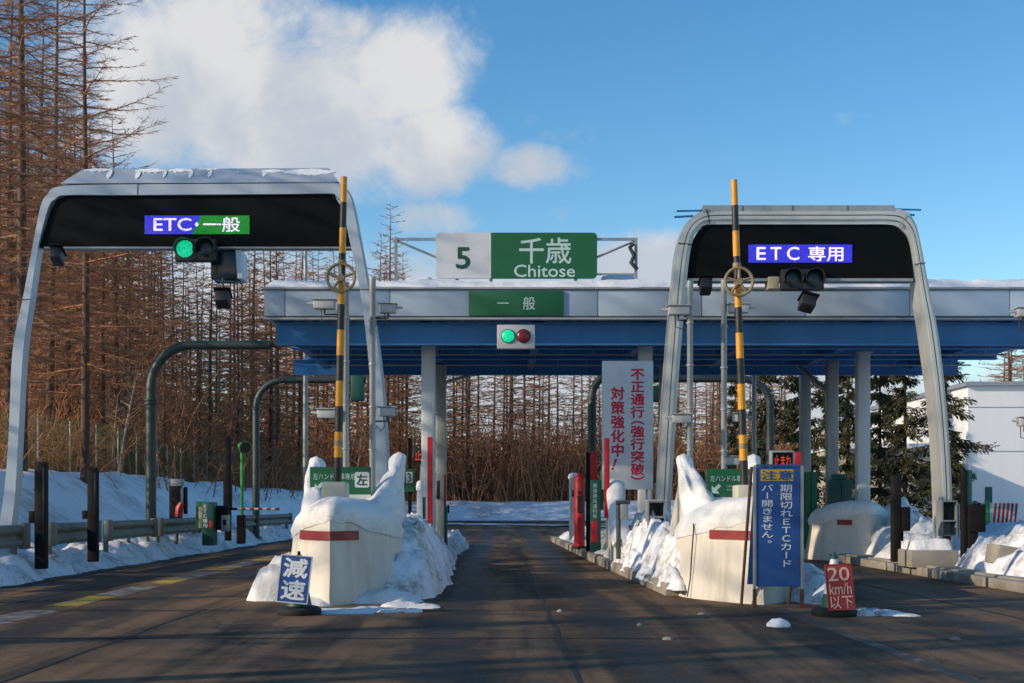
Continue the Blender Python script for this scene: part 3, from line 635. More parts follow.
mb = MB(); line(mb, 'E', X(757, D), X(766.5, D), Z(259.5, D), Z(246.5, D), yb-.003, .012); line(mb, 'T', X(771, D), X(782, D), Z(259.5, D), Z(246.5, D), yb-.003, .012); line(mb, 'C', X(787.5, D), X(800, D), Z(259.7, D), Z(246.3, D), yb-.003, .012)
row(mb, '専用', X(827, D), Z(253.2, D), X(845, D)-X(826, D), .34, yb-.003, .014); letters(mb, M['ledwhite'], bd)
mb = MB(); mb.box(X(703, D), X(895, D), D+.05, D+.5, Z(207.5, D), Z(205.6, D)); mb.box(X(703, D), X(895, D), D+.02, D+.05, Z(212, D), Z(205, D))
for p in (740, 790, 845): mb.box(X(p, D), X(p+2, D), D-.0, D+.02, Z(211, D), Z(205, D))
build('cable_tray', mb, M['galv'], gb)
mb = MB(); mb.tube([(X(678, D), D+.2, Z(209, D)), (X(703, D), D+.2, Z(208.5, D))], .022, 6); mb.tube([(X(675, D), D+.1, Z(216, D)), (X(694, D), D+.1, Z(215, D))], .025, 6)
mb.tube([(X(895, D), D+.2, Z(207, D)), (X(924, D), D+.2, Z(207.8, D))], .022, 6); mb.tube([(X(905, D), D+.1, Z(213.5, D)), (X(916, D), D+.1, Z(214, D))], .025, 6); build('side_rod', mb, M['bluesteel'], gb, smooth=35)
s = thing('traffic_signal', 'unlit black two lens signal hanging under the right gantry board', 'traffic signal', (X(802, D), D, Z(290, D)))
mb = MB(); mb.box(X(780.5, D), X(823, D), D-.12, D+.1, Z(290.5, D), Z(270, D), .03); hood(mb, X(791, D), Z(280, D), .2, D-.12, .18); hood(mb, X(812.5, D), Z(280, D), .2, D-.12, .18); build('housing', mb, M['blackplastic'], s, smooth=35)
lens(s, X(791, D), Z(280, D), .185, D-.13, M['lensdark']); lens(s, X(812.5, D), Z(280, D), .185, D-.13, M['lensdark'])
s = thing('equipment_box', 'small beige box left of the unlit signal under the right gantry', 'equipment box', (X(774, D), D, Z(289, D)))
mb = MB(); mb.box(X(768.5, D), X(779.5, D), D+.0, D+.4, Z(288.5, D), Z(276.5, D), .01); build('box_body', mb, M['beige'], s, smooth=35)
mb = MB(); mb.tube([(X(774, D), D+.2, Z(276.5, D)), (X(774, D), D+.2, Z(270, D))], .03, 6); build('bracket', mb, M['galv'], s)
hang_cam(807, 290, 310, D, .32, 'black camera tilted down under the unlit signal of the right gantry', R(15))
hang_cam(705.5, 278, 293, D, .24, 'small black camera under the left end of the right gantry board')

# ------------------------------------------------------------------ crash barrier noses
def nose(cx, D0, W, L, label, snow_seed, s=1.0, band=(4, 18)):
    root = thing('crash_barrier', label, 'crash barrier', (cx, D0+1, 0))
    def ring(sc_, z, back=0):
        P = []
        N = 24
        for i in range(N+1):
            t = -1+2*i/N; a = abs(t)
            yy = D0+L*(a**1.35)*1.0*s+(1-sc_)*.55; xx = cx+W*t*sc_
            if a > .9: yy = D0+L*s*(.868+(a-.9)*6)+(1-sc_)*.5
            P.append((xx, yy, z))
        return P
    H = 1.28*s
    Ht = lambda t: H-.26*s*abs(t)**1.6
    def topring(sc_, dz): return [(p[0], p[1], Ht(-1+2*i/24)+dz) for i, p in enumerate(ring(sc_, 0))]
    rings = [ring(1.07, 0), ring(1.06, .12), ring(1.0, .5), topring(.965, -.25), topring(.95, -.04), topring(.90, 0)]
    n = len(rings[0]); mb = MB(); V = [(p[0]+.012*fbm(p[0], p[2], snow_seed, 2), p[1]+.018*fbm(p[0]*1.3, p[2], snow_seed+1, 1.6), p[2]) for r_ in rings for p in r_]
    fs = [(j*n+i, j*n+i+1, (j+1)*n+i+1, (j+1)*n+i) for j in range(len(rings)-1) for i in range(n-1)]
    fs += [((len(rings)-1)*n+i, (len(rings)-1)*n+i+1, (len(rings)-1)*n+n-2-i, (len(rings)-1)*n+n-1-i) for i in range(n//2)]
    mb.add(V, fs); mb.f = [f for f in mb.f if len(set(f)) > 2]
    body = build('barrier_body', mb, M['nose'], root, smooth=50)
    # red reflective band round the tip
    mb = MB(); up, lo = ring(.972, .86*s+.17), ring(.985, .86*s+.05); idx = range(*band)
    off = lambda p, z: (p[0], p[1]-.022, z)
    Q = []
    for i in idx: Q += [off(up[i], .86*s+.175), off(lo[i], .86*s+.045)]
    mb.add(Q, [(2*k, 2*k+2, 2*k+3, 2*k+1) for k in range(len(Q)//2-1)]); build('red_band', mb, M['redsign'], body, fix=False)
    # snow cap: dome with skirt that hangs lower towards the back
    mb = MB(); V = []; K = 7
    base = ring(.95, H)
    cxm, cym = cx, D0+L*.8*s
    for k in range(K+1):
        f = k/K
        for i, p in enumerate(base):
            t = -1+2*i/(n-1); hb = Ht(t)
            rag = .05*fbm(i*.35, 0, snow_seed, 1.0)
            if k == 0: x_, y_, z_ = p[0]+(p[0]-cxm)*.02, p[1]-.015, hb-.10-.05*abs(t)+rag
            elif k == 1: x_, y_, z_ = p[0]+(p[0]-cxm)*.05, p[1]-.045, hb-.02+rag*.5
            else:
                g_ = (k-1)/(K-1); q = 1-g_
                x_ = cxm+(p[0]-cxm)*(1.04*q**.55); y_ = cym+(p[1]-.04-cym)*q**.55; z_ = hb*q+H*(1-q)+.25*s*math.sqrt(max(0, 1-q**1.6))
            w = fbm(x_, y_+z_, snow_seed, 1.8)
            V.append((x_+.01*w, y_-.012*w, z_+.03*w))
    mb.add(V, [(k*n+i, k*n+i+1, (k+1)*n+i+1, (k+1)*n+i) for k in range(K) for i in range(n-1)]); build('snow_cap', mb, M['capsnow'], root, smooth=80, fix=False)
    return root
def fin(parent, x, D0, s, seed, top=2.16, outer=-1, notch=.5):
    """tall sloped guide fin behind the nose with snow lying on its slope"""
    t = .05; out = -1 if outer < 0 else 1; xo = x+out*.08
    yb = D0+4.3*s
    poly = [(yb-1.5*s, .1), (yb-1.5*s, .9*s), (yb-.55, top-.42), (yb-.14, top-.36), (yb+1.3*s, .9*s), (yb+1.9*s, .1)]
    mb = MB(); mb.prismx(poly, xo-t, xo+t); fo = build('guide_fin', mb, M['nose'], parent)
    N = 28; lev = []
    zb = .80*s; hh = top-zb
    for i in range(34):
        f = i/33
        rx = .14+.37*max(0, 1-f/.86)**1.3; ry = .15+1.42*s*max(0, 1-f/.93)**1.15
        rx *= 1-.10*math.exp(-((f-.78)/.035)**2)*notch
        if f > .88: k_ = math.sqrt(max(.01, 1-((f-.88)/.12)**2.2)); rx *= k_; ry *= k_
        lev.append((f, rx, ry))
    V = []
    for (f, rx, ry) in lev:
        z = zb+hh*f*1.02; yc = yb-.12-max(ry, .17); xc = xo-out*(max(rx, .115)-.115)
        for j in range(N):
            a = 2*math.pi*j/N; w = fbm(x+math.cos(a)*.8, yc*.3+math.sin(a), seed+z*1.9, 1.9)
            V.append((xc+rx*math.cos(a)*(1+.24*w), yc+ry*math.sin(a)*(1+.2*w), z+.05*w*(1 if f < .8 else max(0, (1-f)*4))))
    k = len(lev); mb = MB()
    mb.add(V, [(i*N+j, i*N+(j+1) % N, (i+1)*N+(j+1) % N, (i+1)*N+j) for i in range(k-1) for j in range(N)]+[tuple((k-1)*N+j for j in range(N))])
    build('fin_snow', mb, M['capsnow'], fo, smooth=80, fix=False)
nA = nose(-2.36, 18.05, .86, 1.55, 'cream crash barrier with red band and snow cap on the left island', 1.0)
fin(nA, -3.05, 18.1, 1, 2.0, 2.2, -1); fin(nA, -1.80, 18.1, 1, 3.0, 2.27, 1, 1.4)
nB = nose(3.68, 18.2, .92, 1.65, 'cream snow capped crash barrier beside the tall blue warning sign', 5.0)
fin(nB, 3.22, 18.2, 1, 6.0, 2.25, -1); fin(nB, 4.25, 18.2, 1, 7.0, 2.24, 1)
mb = MB(); mb.tube([(2.80, 19.44, .03), (2.85, 19.47, .3), (2.87, 19.49, .6), (2.89, 19.50, .85), (2.905, 19.50, 1.02), (2.90, 19.47, 1.12)], .012, 6); build('cable', mb, M['blackplastic'], nB)
nC = nose(9.05, 31.8, 1.08, 1.5, 'low cream crash barrier half buried in snow on the far right island', 9.0, 1.0, (5, 9))

# ------------------------------------------------------------------ striped lift barriers
def lift_bar(pxt, pyt, pxb, pyb, D, label, wheel_py, ped):
    s = thing('lift_barrier', label, 'barrier', (X(pxb, D), D, Z(pyb+26, D)))
    p0 = Vector((X(pxb, D), D, Z(pyb, D))); p1 = Vector((X(pxt, D), D, Z(pyt, D))); n = 12
    cuts = [i/n for i in range(n+1)]
    for i in range(n):
        a = p0.lerp(p1, cuts[i]); b = p0.lerp(p1, cuts[i+1]); r0 = .066-.016*cuts[i]; r1 = .066-.016*cuts[i+1]
        mb = MB(); mb.tube([a, b], [r0, r1], 14); build('bar_stripe', mb, M['amber'] if i % 2 == (1 if n % 2 == 0 else 0) else M['blackstripe'], s, smooth=40)
    f = (wheel_py-pyb)/(pyt-pyb); c = p0.lerp(p1, f); c.y -= .12; rr = .215
    mb = MB(); ringp = [(c.x+rr*math.cos(2*math.pi*k/32), c.y, c.z+rr*math.sin(2*math.pi*k/32)) for k in range(33)]
    mb.tube(ringp, .024, 8, caps=False)
    for k in range(5):
        a = R(18+72*k); mb.tube([(c.x+.03*math.cos(a), c.y, c.z+.03*math.sin(a)), (c.x+rr*math.cos(a), c.y, c.z+rr*math.sin(a))], [.026, .018], 6)
    mb.discy((c.x, c.z), .055, c.y-.03, c.y+.09, 14); build('spoked_wheel', mb, M['tan'], s, smooth=40)
    for q in (.13, .72):
        mb = MB(); c2 = p0.lerp(p1, q); mb.tube([c2-Vector((0, 0, .04)), c2+Vector((0, 0, .04))], .066, 14); build('clamp', mb, M['tan'], s, smooth=40)
    a, b, c_, d = ped
    mb = MB(); mb.box(X(a, D), X(b, D), D-.2, D+.25, Z(d, D), Z(c_, D), .03); mb.box(X(a+3, D), X(b-3, D), D-.12, D+.17, .3, Z(d, D)); build('pedestal', mb, M['cream'], s, smooth=35)
lift_bar(344, 177, 337.5, 483, 20.2, 'raised yellow and black striped barrier bar on the left island', 279, (323, 347.5, 482, 515))
lift_bar(734, 180, 744.5, 486, 20.3, 'raised yellow and black striped barrier bar behind the blue sign', 283, (735, 757, 485, 520))

# ------------------------------------------------------------------ green direction boards behind the noses
def direction_board(x0, x1, y0, y1, D, label, full):
    s = thing('direction_board', label, 'sign', (X((x0+x1)/2, D), D, Z(y1+10, D)))
    gz = Z(y0+(y1-y0)*.72, D)
    mb = MB(); mb.box(X(x0, D), X(x1, D), D-.02, D+.02, gz, Z(y0, D), .004); gp = build('green_panel', mb, M['green'], s)
    mb = MB(); mb.box(X(x0, D), X(x1, D), D-.018, D+.02, Z(y1, D), gz-.003, .004); wp = build('white_panel', mb, M['white'], s)
    mb = MB(); mb.box(X(x0+2, D), X(x0+5, D), D+.02, D+.06, .3, Z(y0, D)); mb.box(X(x1-5, D), X(x1-2, D), D+.02, D+.06, .3, Z(y0, D)); build('leg', mb, M['galv'], s)
    yy = D-.024; mb = MB()
    row(mb, '左ハンドル車専用', X(x0+24.5, D), Z(y0+9.5, D), X(x0+5.3, D)-X(x0, D), .11, yy, .006)
    letters(mb, M['paleletter'], gp); mb = MB()
    w = lambda a, b: (X(x0+a, D), yy, Z(y0+b, D))
    mb.add([w(5, 24.5), w(5, 16.5), w(7.6, 19), w(12, 14.8), w(14.4, 17.2), w(10, 21.5), w(12.8, 24.5)], [(0, 1, 2, 5, 6), (2, 3, 4, 5)])
    letters(mb, M['paleletter'], gp, 'arrow'); mb = MB()
    if not full: line(mb, 'Left-hand', X(x0+20, D), X(x0+34, D), Z(y0+18, D), Z(y0+16, D), yy); line(mb, 'drive', X(x0+20, D), X(x0+27, D), Z(y0+21.5, D), Z(y0+19.8, D), yy); letters(mb, M['paleletter'], gp)
    if full:
        mb = MB(); mb.prism(rpoly(X(x0+45, D), X(x0+59.5, D), Z(y0+20.5, D), Z(y0+5, D), .03), D-.026, D-.02); q = build('character_plate', mb, M['white'], gp)
        mb = MB(); row(mb, '左', X(x0+52.2, D), Z(y0+12.8, D), .19, .2, D-.03, .016); letters(mb, M['darkletter'], q)
    mb = MB(); row(mb, '一旦', X(x0+24, D), Z(y0+33.5, D), .16, .15, D-.022, .01); letters(mb, M['redletter'], wp)
direction_board(310, 371, 467, 505, 21.2, 'green board with arrow and white square character behind left barrier nose', True)
direction_board(706.5, 752, 469, 508, 21.2, 'green board with white arrow between right barrier nose and striped bar', False)

# ------------------------------------------------------------------ camera poles
def camera_pole(px, D, ptop, cams, label, r=.055, m='galv'):
    s = thing('camera_pole', label, 'camera pole', (X(px, D), D, .2))
    mb = MB(); mb.tube([(X(px, D), D, .15), (X(px, D), D, Z(ptop+14, D)), (X(px, D), D, Z(ptop+13.5, D)), (X(px, D), D, Z(ptop, D))], [r, r*.95, r*1.05, r*1.05], 12)
    for q in range(5): zz = 1.6+q*.75; mb.lathe((X(px, D), D, zz), [(r*1.0, 0), (r*1.25, .005), (r*1.25, .035), (r*1.0, .04)], 12)
    build('pole', mb, M[m], s, smooth=40)
    for (cx0, cx1, py) in cams:
        a, b = X(cx0, D), X(cx1, D); z = Z(py, D); side = 1 if (a+b)/2 > X(px, D) else -1
        mb = MB(); mb.box(a, b, D-.12, D+.1, z-.075, z+.075, .02); c = build('camera', mb, M['camwhite'], s, smooth=35)
        mb = MB(); mb.box(a-.03, b+.03, D-.15, D+.12, z+.078, z+.092); tip = b if side > 0 else a; mb.tube([(tip, D-.02, z+.02), (tip+side*.12, D-.02, z+.02)], [.03, .018], 8); build('shield', mb, M['camwhite'], c)
        mid = (a+b)/2
        mb = MB(); mb.tube([(X(px, D), D+.02, z-.16), (mid, D+.02, z-.16), (mid, D, z-.07)], .018, 6)
        mb.tube([(mid-.06, D+.03, z-.07), (mid-.05, D+.05, z-.27), (mid-side*.12, D+.05, z-.33), (X(px, D)+side*.07, D+.03, z-.24), (X(px, D)+side*r, D+.02, z-.3)], .009, 5); build('bracket', mb, M['blackplastic'], s)
camera_pole(346, 22.4, 282, [(314, 335, 305), (318, 337, 414)], 'thin pole with two left facing cameras close behind the left striped bar')
camera_pole(372.5, 22.8, 278, [(380, 396, 309), (379, 395, 412)], 'thin camera pole in front of the left gantry right leg')
camera_pole(690, 23.0, 281, [(668, 689, 311), (672, 690, 419)], 'thin pole with two cameras right of the right gantry left leg')
camera_pole(724, 23.4, 280, [(729, 748, 309), (733, 745, 418), (725, 746, 461)], 'thin pole with cameras close behind the right striped bar')
camera_pole(1033, 23.2, 282, [(1016, 1030, 313), (1018, 1031, 422)], 'camera pole cut by the right edge of the view', .075, 'whitepost')

# ------------------------------------------------------------------ overhead curved pipe poles
def curved_pole(px, D, pyarm, pxend, rpx, label, drop=None, r=.115, collar=None, m='greengrey', zb=.2):
    s = thing('curved_pole', label, 'pole', (X(px, D), D, zb))
    sg = 1 if pxend > px else -1; x0 = X(px, D); zt = Z(pyarm, D); rad = rpx*D/F
    pts = [(x0, D, zb), (x0, D, zt-rad)]+[(x0+sg*rad*(1-math.cos(R(a))), D, zt-rad+rad*math.sin(R(a))) for a in range(10, 91, 10)]+[(X(pxend, D), D, zt)]
    mb = MB(); mb.tube(pts, [r*1.12]+[r*1.1]+[r]*(len(pts)-2), 14); build('pipe', mb, M[m], s, smooth=40)
    mb = MB()
    if collar: zc = Z(collar, D); mb.lathe((x0, D, zc-.08), [(r*1.1, 0), (r*1.55, .01), (r*1.55, .05), (r*1.2, .06), (r*1.2, .1), (r*1.5, .11), (r*1.5, .15), (r, .16)], 16)
    else: mb.lathe((x0, D, zt-rad-.06), [(r*1.05, 0), (r*1.25, .01), (r*1.25, .08), (r, .09)], 16)
    mb.lathe((x0, D, zb-.02), [(r*1.9, 0), (r*1.9, .04), (r*1.2, .06), (r*1.12, .18)], 16); build('flange', mb, M[m], s, smooth=40)
    if drop:
        a, b, c_, d = drop
        mb = MB(); mb.box(X(a, D), X(b, D), D-.15, D+.15, Z(d, D), Z(c_, D), .04); build('hanging_box', mb, M['teal'], s, smooth=35)
    return s
s = curved_pole(151, 35.5, 345, 271, 42, 'thick dark curved pole with collar behind the left guardrail', collar=402, r=.125)
mb = MB(); D = 35.5; mb.tube([(X(271, D), D, Z(345, D)), (X(275, D), D, Z(346, D)), (X(281, D), D, Z(350, D))], [.08, .05, .03], 8); build('broken_end', mb, M['rust'], s)
curved_pole(256, 48, 380, 366, 28, 'slimmer dark curved pole with hanging box beyond the left lane', drop=(351, 364.5, 374, 401), r=.12)
curved_pole(592, 41, 372, 662, 26, 'dark curved pole rising left of the white notice board', drop=(650, 659, 386, 402), r=.125)
curved_pole(770, 44, 379, 652, 27, 'dark curved pole between right striped bar and canopy columns', r=.12)
s = thing('slim_pole', 'slim pale pole standing behind the canopy left end', 'pole', (X(305.5, 41), 41, .2))
mb = MB(); mb.tube([(X(305.5, 41), 41, .1), (X(305.5, 41), 41, Z(249, 41))], [.09, .06], 10); mb.lathe((X(305.5, 41), 41, .1), [(.16, 0), (.16, .1), (.09, .12)], 10); build('shaft', mb, M['galv'], s, smooth=40)
mb = MB(); mb.lathe((X(305.5, 41), 41, Z(249, 41)), [(.08, -.05), (.1, 0), (.06, .08), (.01, .1)], 10); build('cap', mb, M['galv'], s, smooth=40)
s = thing('slim_pole', 'slim pale pole behind the LED sign and the right striped bar', 'pole', (X(754, 40), 40, .2))
mb = MB(); mb.tube([(X(754, 40), 40, .1), (X(754, 40), 40, Z(368, 40))], [.08, .07], 10); build('shaft', mb, M['galv'], s, smooth=40)
mb = MB(); mb.lathe((X(754, 40), 40, .1), [(.16, 0), (.16, .1), (.09, .12)], 10); build('foot', mb, M['galv'], s, smooth=40)

# ------------------------------------------------------------------ white notice board with red writing
D = 30.2; s = thing('notice_board', 'tall white board with vertical red writing on the middle island', 'sign', (X(628, D), D, .3))
mb = MB(); mb.box(X(602, D), X(653, D), D-.04, D+.04, Z(489.5, D), Z(361, D), .01); bd = build('board', mb, M['white'], s, smooth=35)
mb = MB(); mb.box(X(607, D), X(609, D), D+.04, D+.1, .2, Z(366, D)); mb.box(X(646, D), X(648, D), D+.04, D+.1, .2, Z(366, D)); build('leg', mb, M['galv'], s)
mb = MB(); column(mb, '不正通行（強行突破）', X(637.3, D), Z(368, D), Z(482.5, D), .335, D-.044, .034, .98); letters(mb, M['redletter'], bd); mb = MB(); column(mb, '対策強化中！', X(617.5, D), Z(386.5, D), Z(471.5, D), .335, D-.044, .034, .98); letters(mb, M['redletter'], bd)

# ------------------------------------------------------------------ blue warning sign in front of the right nose
D = 17.6; s = thing('warning_sign', 'tall blue folding sign with yellow header and white vertical writing', 'sign', (X(779, D), D+.2, 0))
zt, zb = Z(467, D), Z(586.5, D)
mb = MB(); mb.box(X(756, D), X(800, D), D-.015, D+.015, zb, zt, .004); bd = build('face_board', mb, M['blue'], s)
def bar(mb, a, b, w): mb.tube([a, b], w, 4)
mb = MB(); mb.box(X(753.2, D), X(755.8, D), D-.03, D+.02, .0, zt+.02); build('frame_post', mb, M['galv'], s)
mb = MB(); mb.box(X(800.3, D), X(803.2, D), D-.03, D+.02, .0, zt+.02); build('frame_post', mb, M['galv'], s)
mb = MB(); mb.box(X(756, D), X(800, D), D-.028, D+.018, zt+.003, zt+.035); build('frame_rail', mb, M['blue'], s)
mb = MB(); mb.box(X(753, D), X(756.2, D), D-.032, D+.024, -.0, Z(589, D)); mb.box(X(800, D), X(803.5, D), D-.032, D+.024, 0, Z(589, D)); build('foot', mb, M['rust'], s)
for px in (752, 801):
    mb = MB(); mb.tube([(X(px, D), D+.03, zt), (X(px, D)-.03, D+.62, .0)], .022, 6); build('rear_leg', mb, M['rust'], s)
mb = MB(); mb.add([(X(756, D), D+.05, zt), (X(800, D), D+.05, zt), (X(800, D)-.02, D+.5, zb), (X(756, D)-.02, D+.5, zb), (X(756, D), D+.08, zt), (X(800, D), D+.08, zt), (X(800, D)-.02, D+.53, zb), (X(756, D)-.02, D+.53, zb)], [(0, 1, 2, 3), (4, 7, 6, 5), (0, 4, 5, 1), (1, 5, 6, 2), (2, 6, 7, 3), (3, 7, 4, 0)]); build('rear_board', mb, M['blue'], s)
mb = MB(); mb.box(X(760.5, D), X(793, D), D-.019, D-.015, Z(481, D), Z(469.5, D)); hd = build('header', mb, M['yellow'], bd)
mb = MB(); row(mb, '注意', X(777, D), Z(475.3, D), X(793.5, D)-X(777, D), .135, D-.022, .022); letters(mb, M['blue'], hd)
mb = MB(); column(mb, '期限切れETCカード'.replace('E', 'Ｅ').replace('T', 'Ｔ').replace('C', 'Ｃ'), X(786, D), Z(484, D), Z(567.5, D), .185, D-.019, .012, .97); letters(mb, M['lettering'], bd); mb = MB(); column(mb, 'バー開きません。', X(767, D), Z(484, D), Z(546, D), .175, D-.019, .012, .97); letters(mb, M['lettering'], bd)

# ------------------------------------------------------------------ cone signs on the road
def cone_sign(px, py, D, x0, x1, y0, y1, lean, label, boardmat, lettermat, writing):
    cx = X(px, D); s = thing('cone_sign', label, 'cone sign', (cx, D, 0))
    mb = MB(); mb.lathe((cx, D, .002), [(.27, 0), (.285, .02), (.285, .07), (.25, .10), (.19, .115)], 28); build('rubber_base', mb, M['rubber'], s, smooth=40)
    zz = [.115, .28, .44, .6, .72]; rr = [.165, .13, .10, .067, .045]
    for k in range(4):
        mb = MB(); mb.lathe((cx, D, 0), [(rr[k], zz[k]), (rr[k+1], zz[k+1])], 24); build('cone_stripe', mb, M['teal'] if k % 2 == 0 else M['white'], s, smooth=40)
    mb = MB(); mb.lathe((cx, D, .72), [(.05, 0), (.05, .03), (.02, .05), (.02, .09)], 12); build('cone_tip', mb, M['darkpost'] if 'blue' in label else M['teal'], s, smooth=40)
    bw, bh = X(x1, D)-X(x0, D), Z(y0, D)-Z(y1, D); bc = Vector((X((x0+x1)/2, D), D-.24, Z((y0+y1)/2, D)))
    T = Matrix.Translation(bc) @ Matrix.Rotation(lean, 4, 'Y') @ Matrix.Rotation(R(-9), 4, 'X')
    mb = MB(); mb.box(-bw/2, bw/2, -.012, .012, -bh/2, bh/2, .004, T); bd = build('board', mb, boardmat, s)
    mb = MB()
    for (a, b, c_, d) in ((-bw/2, bw/2, bh/2-.012, bh/2), (-bw/2, bw/2, -bh/2, -bh/2+.012), (-bw/2, -bw/2+.012, -bh/2+.0125, bh/2-.0125), (bw/2-.012, bw/2, -bh/2+.0125, bh/2-.0125)): mb.box(a, b, -.018, -.0125, c_, d, 0, T)
    build('border', mb, M['white'] if 'blue' in label else M['redsign'], bd)
    mb = MB(); writing(mb, bw, bh, T); letters(mb, lettermat, bd)
    mb = MB(); mb.tube([bc+Vector((0, .02, bh*.3)), (cx, D-.06, .62)], .012, 5); build('hanger', mb, M['galv'], s)
def wr1(mb, w, h, T):
    row(mb, '減', 0, h*.235, w*.80, h*.43, -.016, .03, T); row(mb, '速', 0, -h*.225, w*.80, h*.43, -.016, .03, T)
def wr2(mb, w, h, T):
    line(mb, '20', -w*.42, w*.40, h*.13, h*.43, -.016, .012, T); line(mb, 'km/h', -w*.40, w*.42, -h*.16, h*.09, -.016, .005, T); row(mb, '以下', 0, -h*.32, w*.46, h*.31, -.016, .012, T)
cone_sign(299, 617, 16.6, 282, 313, 554.5, 602, R(5), 'blue leaning sign with two large white characters on a dark cone foot', M['blue'], M['lettering'], wr1)
cone_sign(834, 620, 16.4, 821.5, 848, 563, 609, R(-3), 'red sign with 20 km/h hung on a green and white cone', M['redsign'], M['pinkletter'], wr2)

# ------------------------------------------------------------------ small LED sign and posts on the middle / right
D = 25; s = thing('led_sign', 'small LED sign with orange characters just above the blue warning sign', 'sign', (X(782, D), D, Z(480, D)))
mb = MB(); mb.box(X(770, D), X(794, D), D-.06, D+.12, Z(471, D), Z(450.5, D), .02); bd = build('housing', mb, M['galv'], s, smooth=35)
mb = MB(); mb.box(X(772, D), X(792, D), D-.066, D-.061, Z(469, D), Z(452.5, D)); p = build('screen', mb, M['black'], bd)
mb = MB(); row(mb, '止まれ', X(782, D), Z(461, D), .115, .24, D-.07, .012); letters(mb, M['ledred'], p)
mb = MB(); mb.tube([(X(782, D), D+.05, .15), (X(782, D), D+.05, Z(470, D))], .05, 8); build('post', mb, M['galv'], s)

def post(name, label, cat, px0, px1, py0, py1, D, m, group=None, deep=None, extras=(), zb=None, cap=None):
    """upright rectangular post/cabinet with optional extra parts (name, px0, px1, py0, py1, dy0, dy1, material)"""
    w = X(px1, D)-X(px0, D); dp = deep or max(.1, w)
    s = thing(name, label, cat, ((X(px0, D)+X(px1, D))/2, D, zb if zb is not None else max(0, Z(py1, D))), group)
    mb = MB(); mb.box(X(px0, D), X(px1, D), D-dp/2, D+dp/2, zb if zb is not None else Z(py1, D), Z(py0, D), min(.02, w*.12)); build('body', mb, M[m], s, smooth=35)
    for (nm, a, b, c_, d, y0, y1, mm) in extras:
        mb = MB(); mb.box(X(a, D), X(b, D), D+y0, D+y1, Z(d, D), Z(c_, D), .006); build(nm, mb, M[mm], s, smooth=35)
    if cap: mb = MB(); mb.lathe((s.location.x, D, Z(py0, D)-.03), [(w*.62, 0), (w*.68, cap*.35), (w*.55, cap*.8), (w*.2, cap)], 14); build('snow_cap', mb, M['snow'], s, smooth=60)
    return s
# left roadside
post('sensor_post', 'black sensor post at the left verge, nearest one between guardrail sections', 'post', 36, 47, 462, 560, 24.4, 'darkpost', deep=.2, zb=.2, extras=(('side_box', 30.5, 36, 511, 523, -.1, .1, 'darkpost'), ('window', 44.2, 46.2, 468, 540, -.104, -.1, 'glassdark')))
post('sensor_post', 'black sensor post at the gap after the second guardrail section', 'post', 88.5, 98, 467.5, 548, 27.5, 'darkpost', deep=.2, zb=.2, extras=(('side_box', 83.5, 88.5, 510.5, 519, -.1, .1, 'darkpost'), ('window', 95.5, 97.3, 473, 515, -.104, -.1, 'glassdark')))
post('sensor_post', 'slim dark post behind the green cabinet on the left verge', 'post', 225, 231, 437, 505, 40, 'darkpost', deep=.2, zb=.3, extras=(('lower_sleeve', 224, 231.6, 481, 508, -.12, .12, 'darkpost'),))
s = post('ticket_machine', 'dark machine with red hose and grey top behind the left guardrail', 'machine', 170.5, 181, 486, 520, 39, 'darkpost', deep=.35, zb=.4, extras=(('grey_top', 172, 183, 479, 486, -.16, .16, 'galv'), ('white_panel', 180.5, 184, 488, 503, -.1, .1, 'white'), ('back_plate', 184.3, 187, 487, 514, -.1, .1, 'darkpost')))
mb = MB(); D = 38.7; mb.tube([(X(182, D), D, Z(503, D)), (X(179.5, D), D, Z(508, D)), (X(178.5, D), D, Z(517, D))], [.09, .12, .12], 8); build('red_hose', mb, M['red'], s, smooth=40)
D = 35.5; s = post('equipment_cabinet', 'green cabinet with white vertical writing beside the left guardrail', 'cabinet', 204, 215.5, 502, 531, D, 'teal', deep=.5, zb=.3, extras=(('side_panel', 195.5, 203.8, 501.5, 529, .02, .3, 'green'), ('tan_panel', 199.5, 203.4, 507, 528, -.1, .0, 'beige'), ('red_label', 211.5, 214.6, 521, 528, -.257, -.25, 'red')))
mb = MB(); column(mb, 'ＥＴＣ専用', X(207.3, D), Z(504, D), Z(528, D), .16, D-.256, .01); letters(mb, M['lettering'], s)
D = 35.8; s = post('barrier_machine', 'dark barrier machine with red and white arm beside the green cabinet', 'barrier', 217, 229, 505.5, 517, D, 'darkpost', deep=.4, extras=(('leg_box', 217.5, 222.5, 517, 530, -.2, .1, 'darkpost'), ('grey_box', 222.8, 229.5, 515, 531, -.24, .1, 'galv'), ('round_plate', 224.8, 228.0, 519.5, 525, -.245, -.24, 'darkpost')), zb=Z(517, D))
for k in range(12):
    a = 229+k*4.2; mb = MB(); mb.tube([(X(a, D), D, Z(509, D)), (X(a+4.2, D), D, Z(509, D))], .032, 8); build('arm_stripe', mb, M['darkpost'] if k < 2 else (M['redsign'] if k % 2 else M['white']), s)
D = 37; s = thing('loudspeaker_pole', 'bright green pole with a round horn on top at the left verge', 'pole', (X(242, D), D, .3))
mb = MB(); mb.tube([(X(242, D), D, .3), (X(242, D), D, Z(450, D))], .045, 10); build('pole', mb, M['lime'], s, smooth=40)
mb = MB(); c = Vector((X(243, D), D, Z(447, D))); mb.tube([c+Vector((-.12, .12, .05)), c+Vector((-.02, 0, .02)), c+Vector((.07, -.1, -.02)), c+Vector((.10, -.14, -.03))], [.06, .12, .19, .20], 18); h = build('horn', mb, M['lime'], s, smooth=40)
mb = MB(); mb.tube([c+Vector((.101, -.141, -.03)), c+Vector((.108, -.15, -.033))], .165, 18); build('horn_mouth', mb, M['blackplastic'], h)
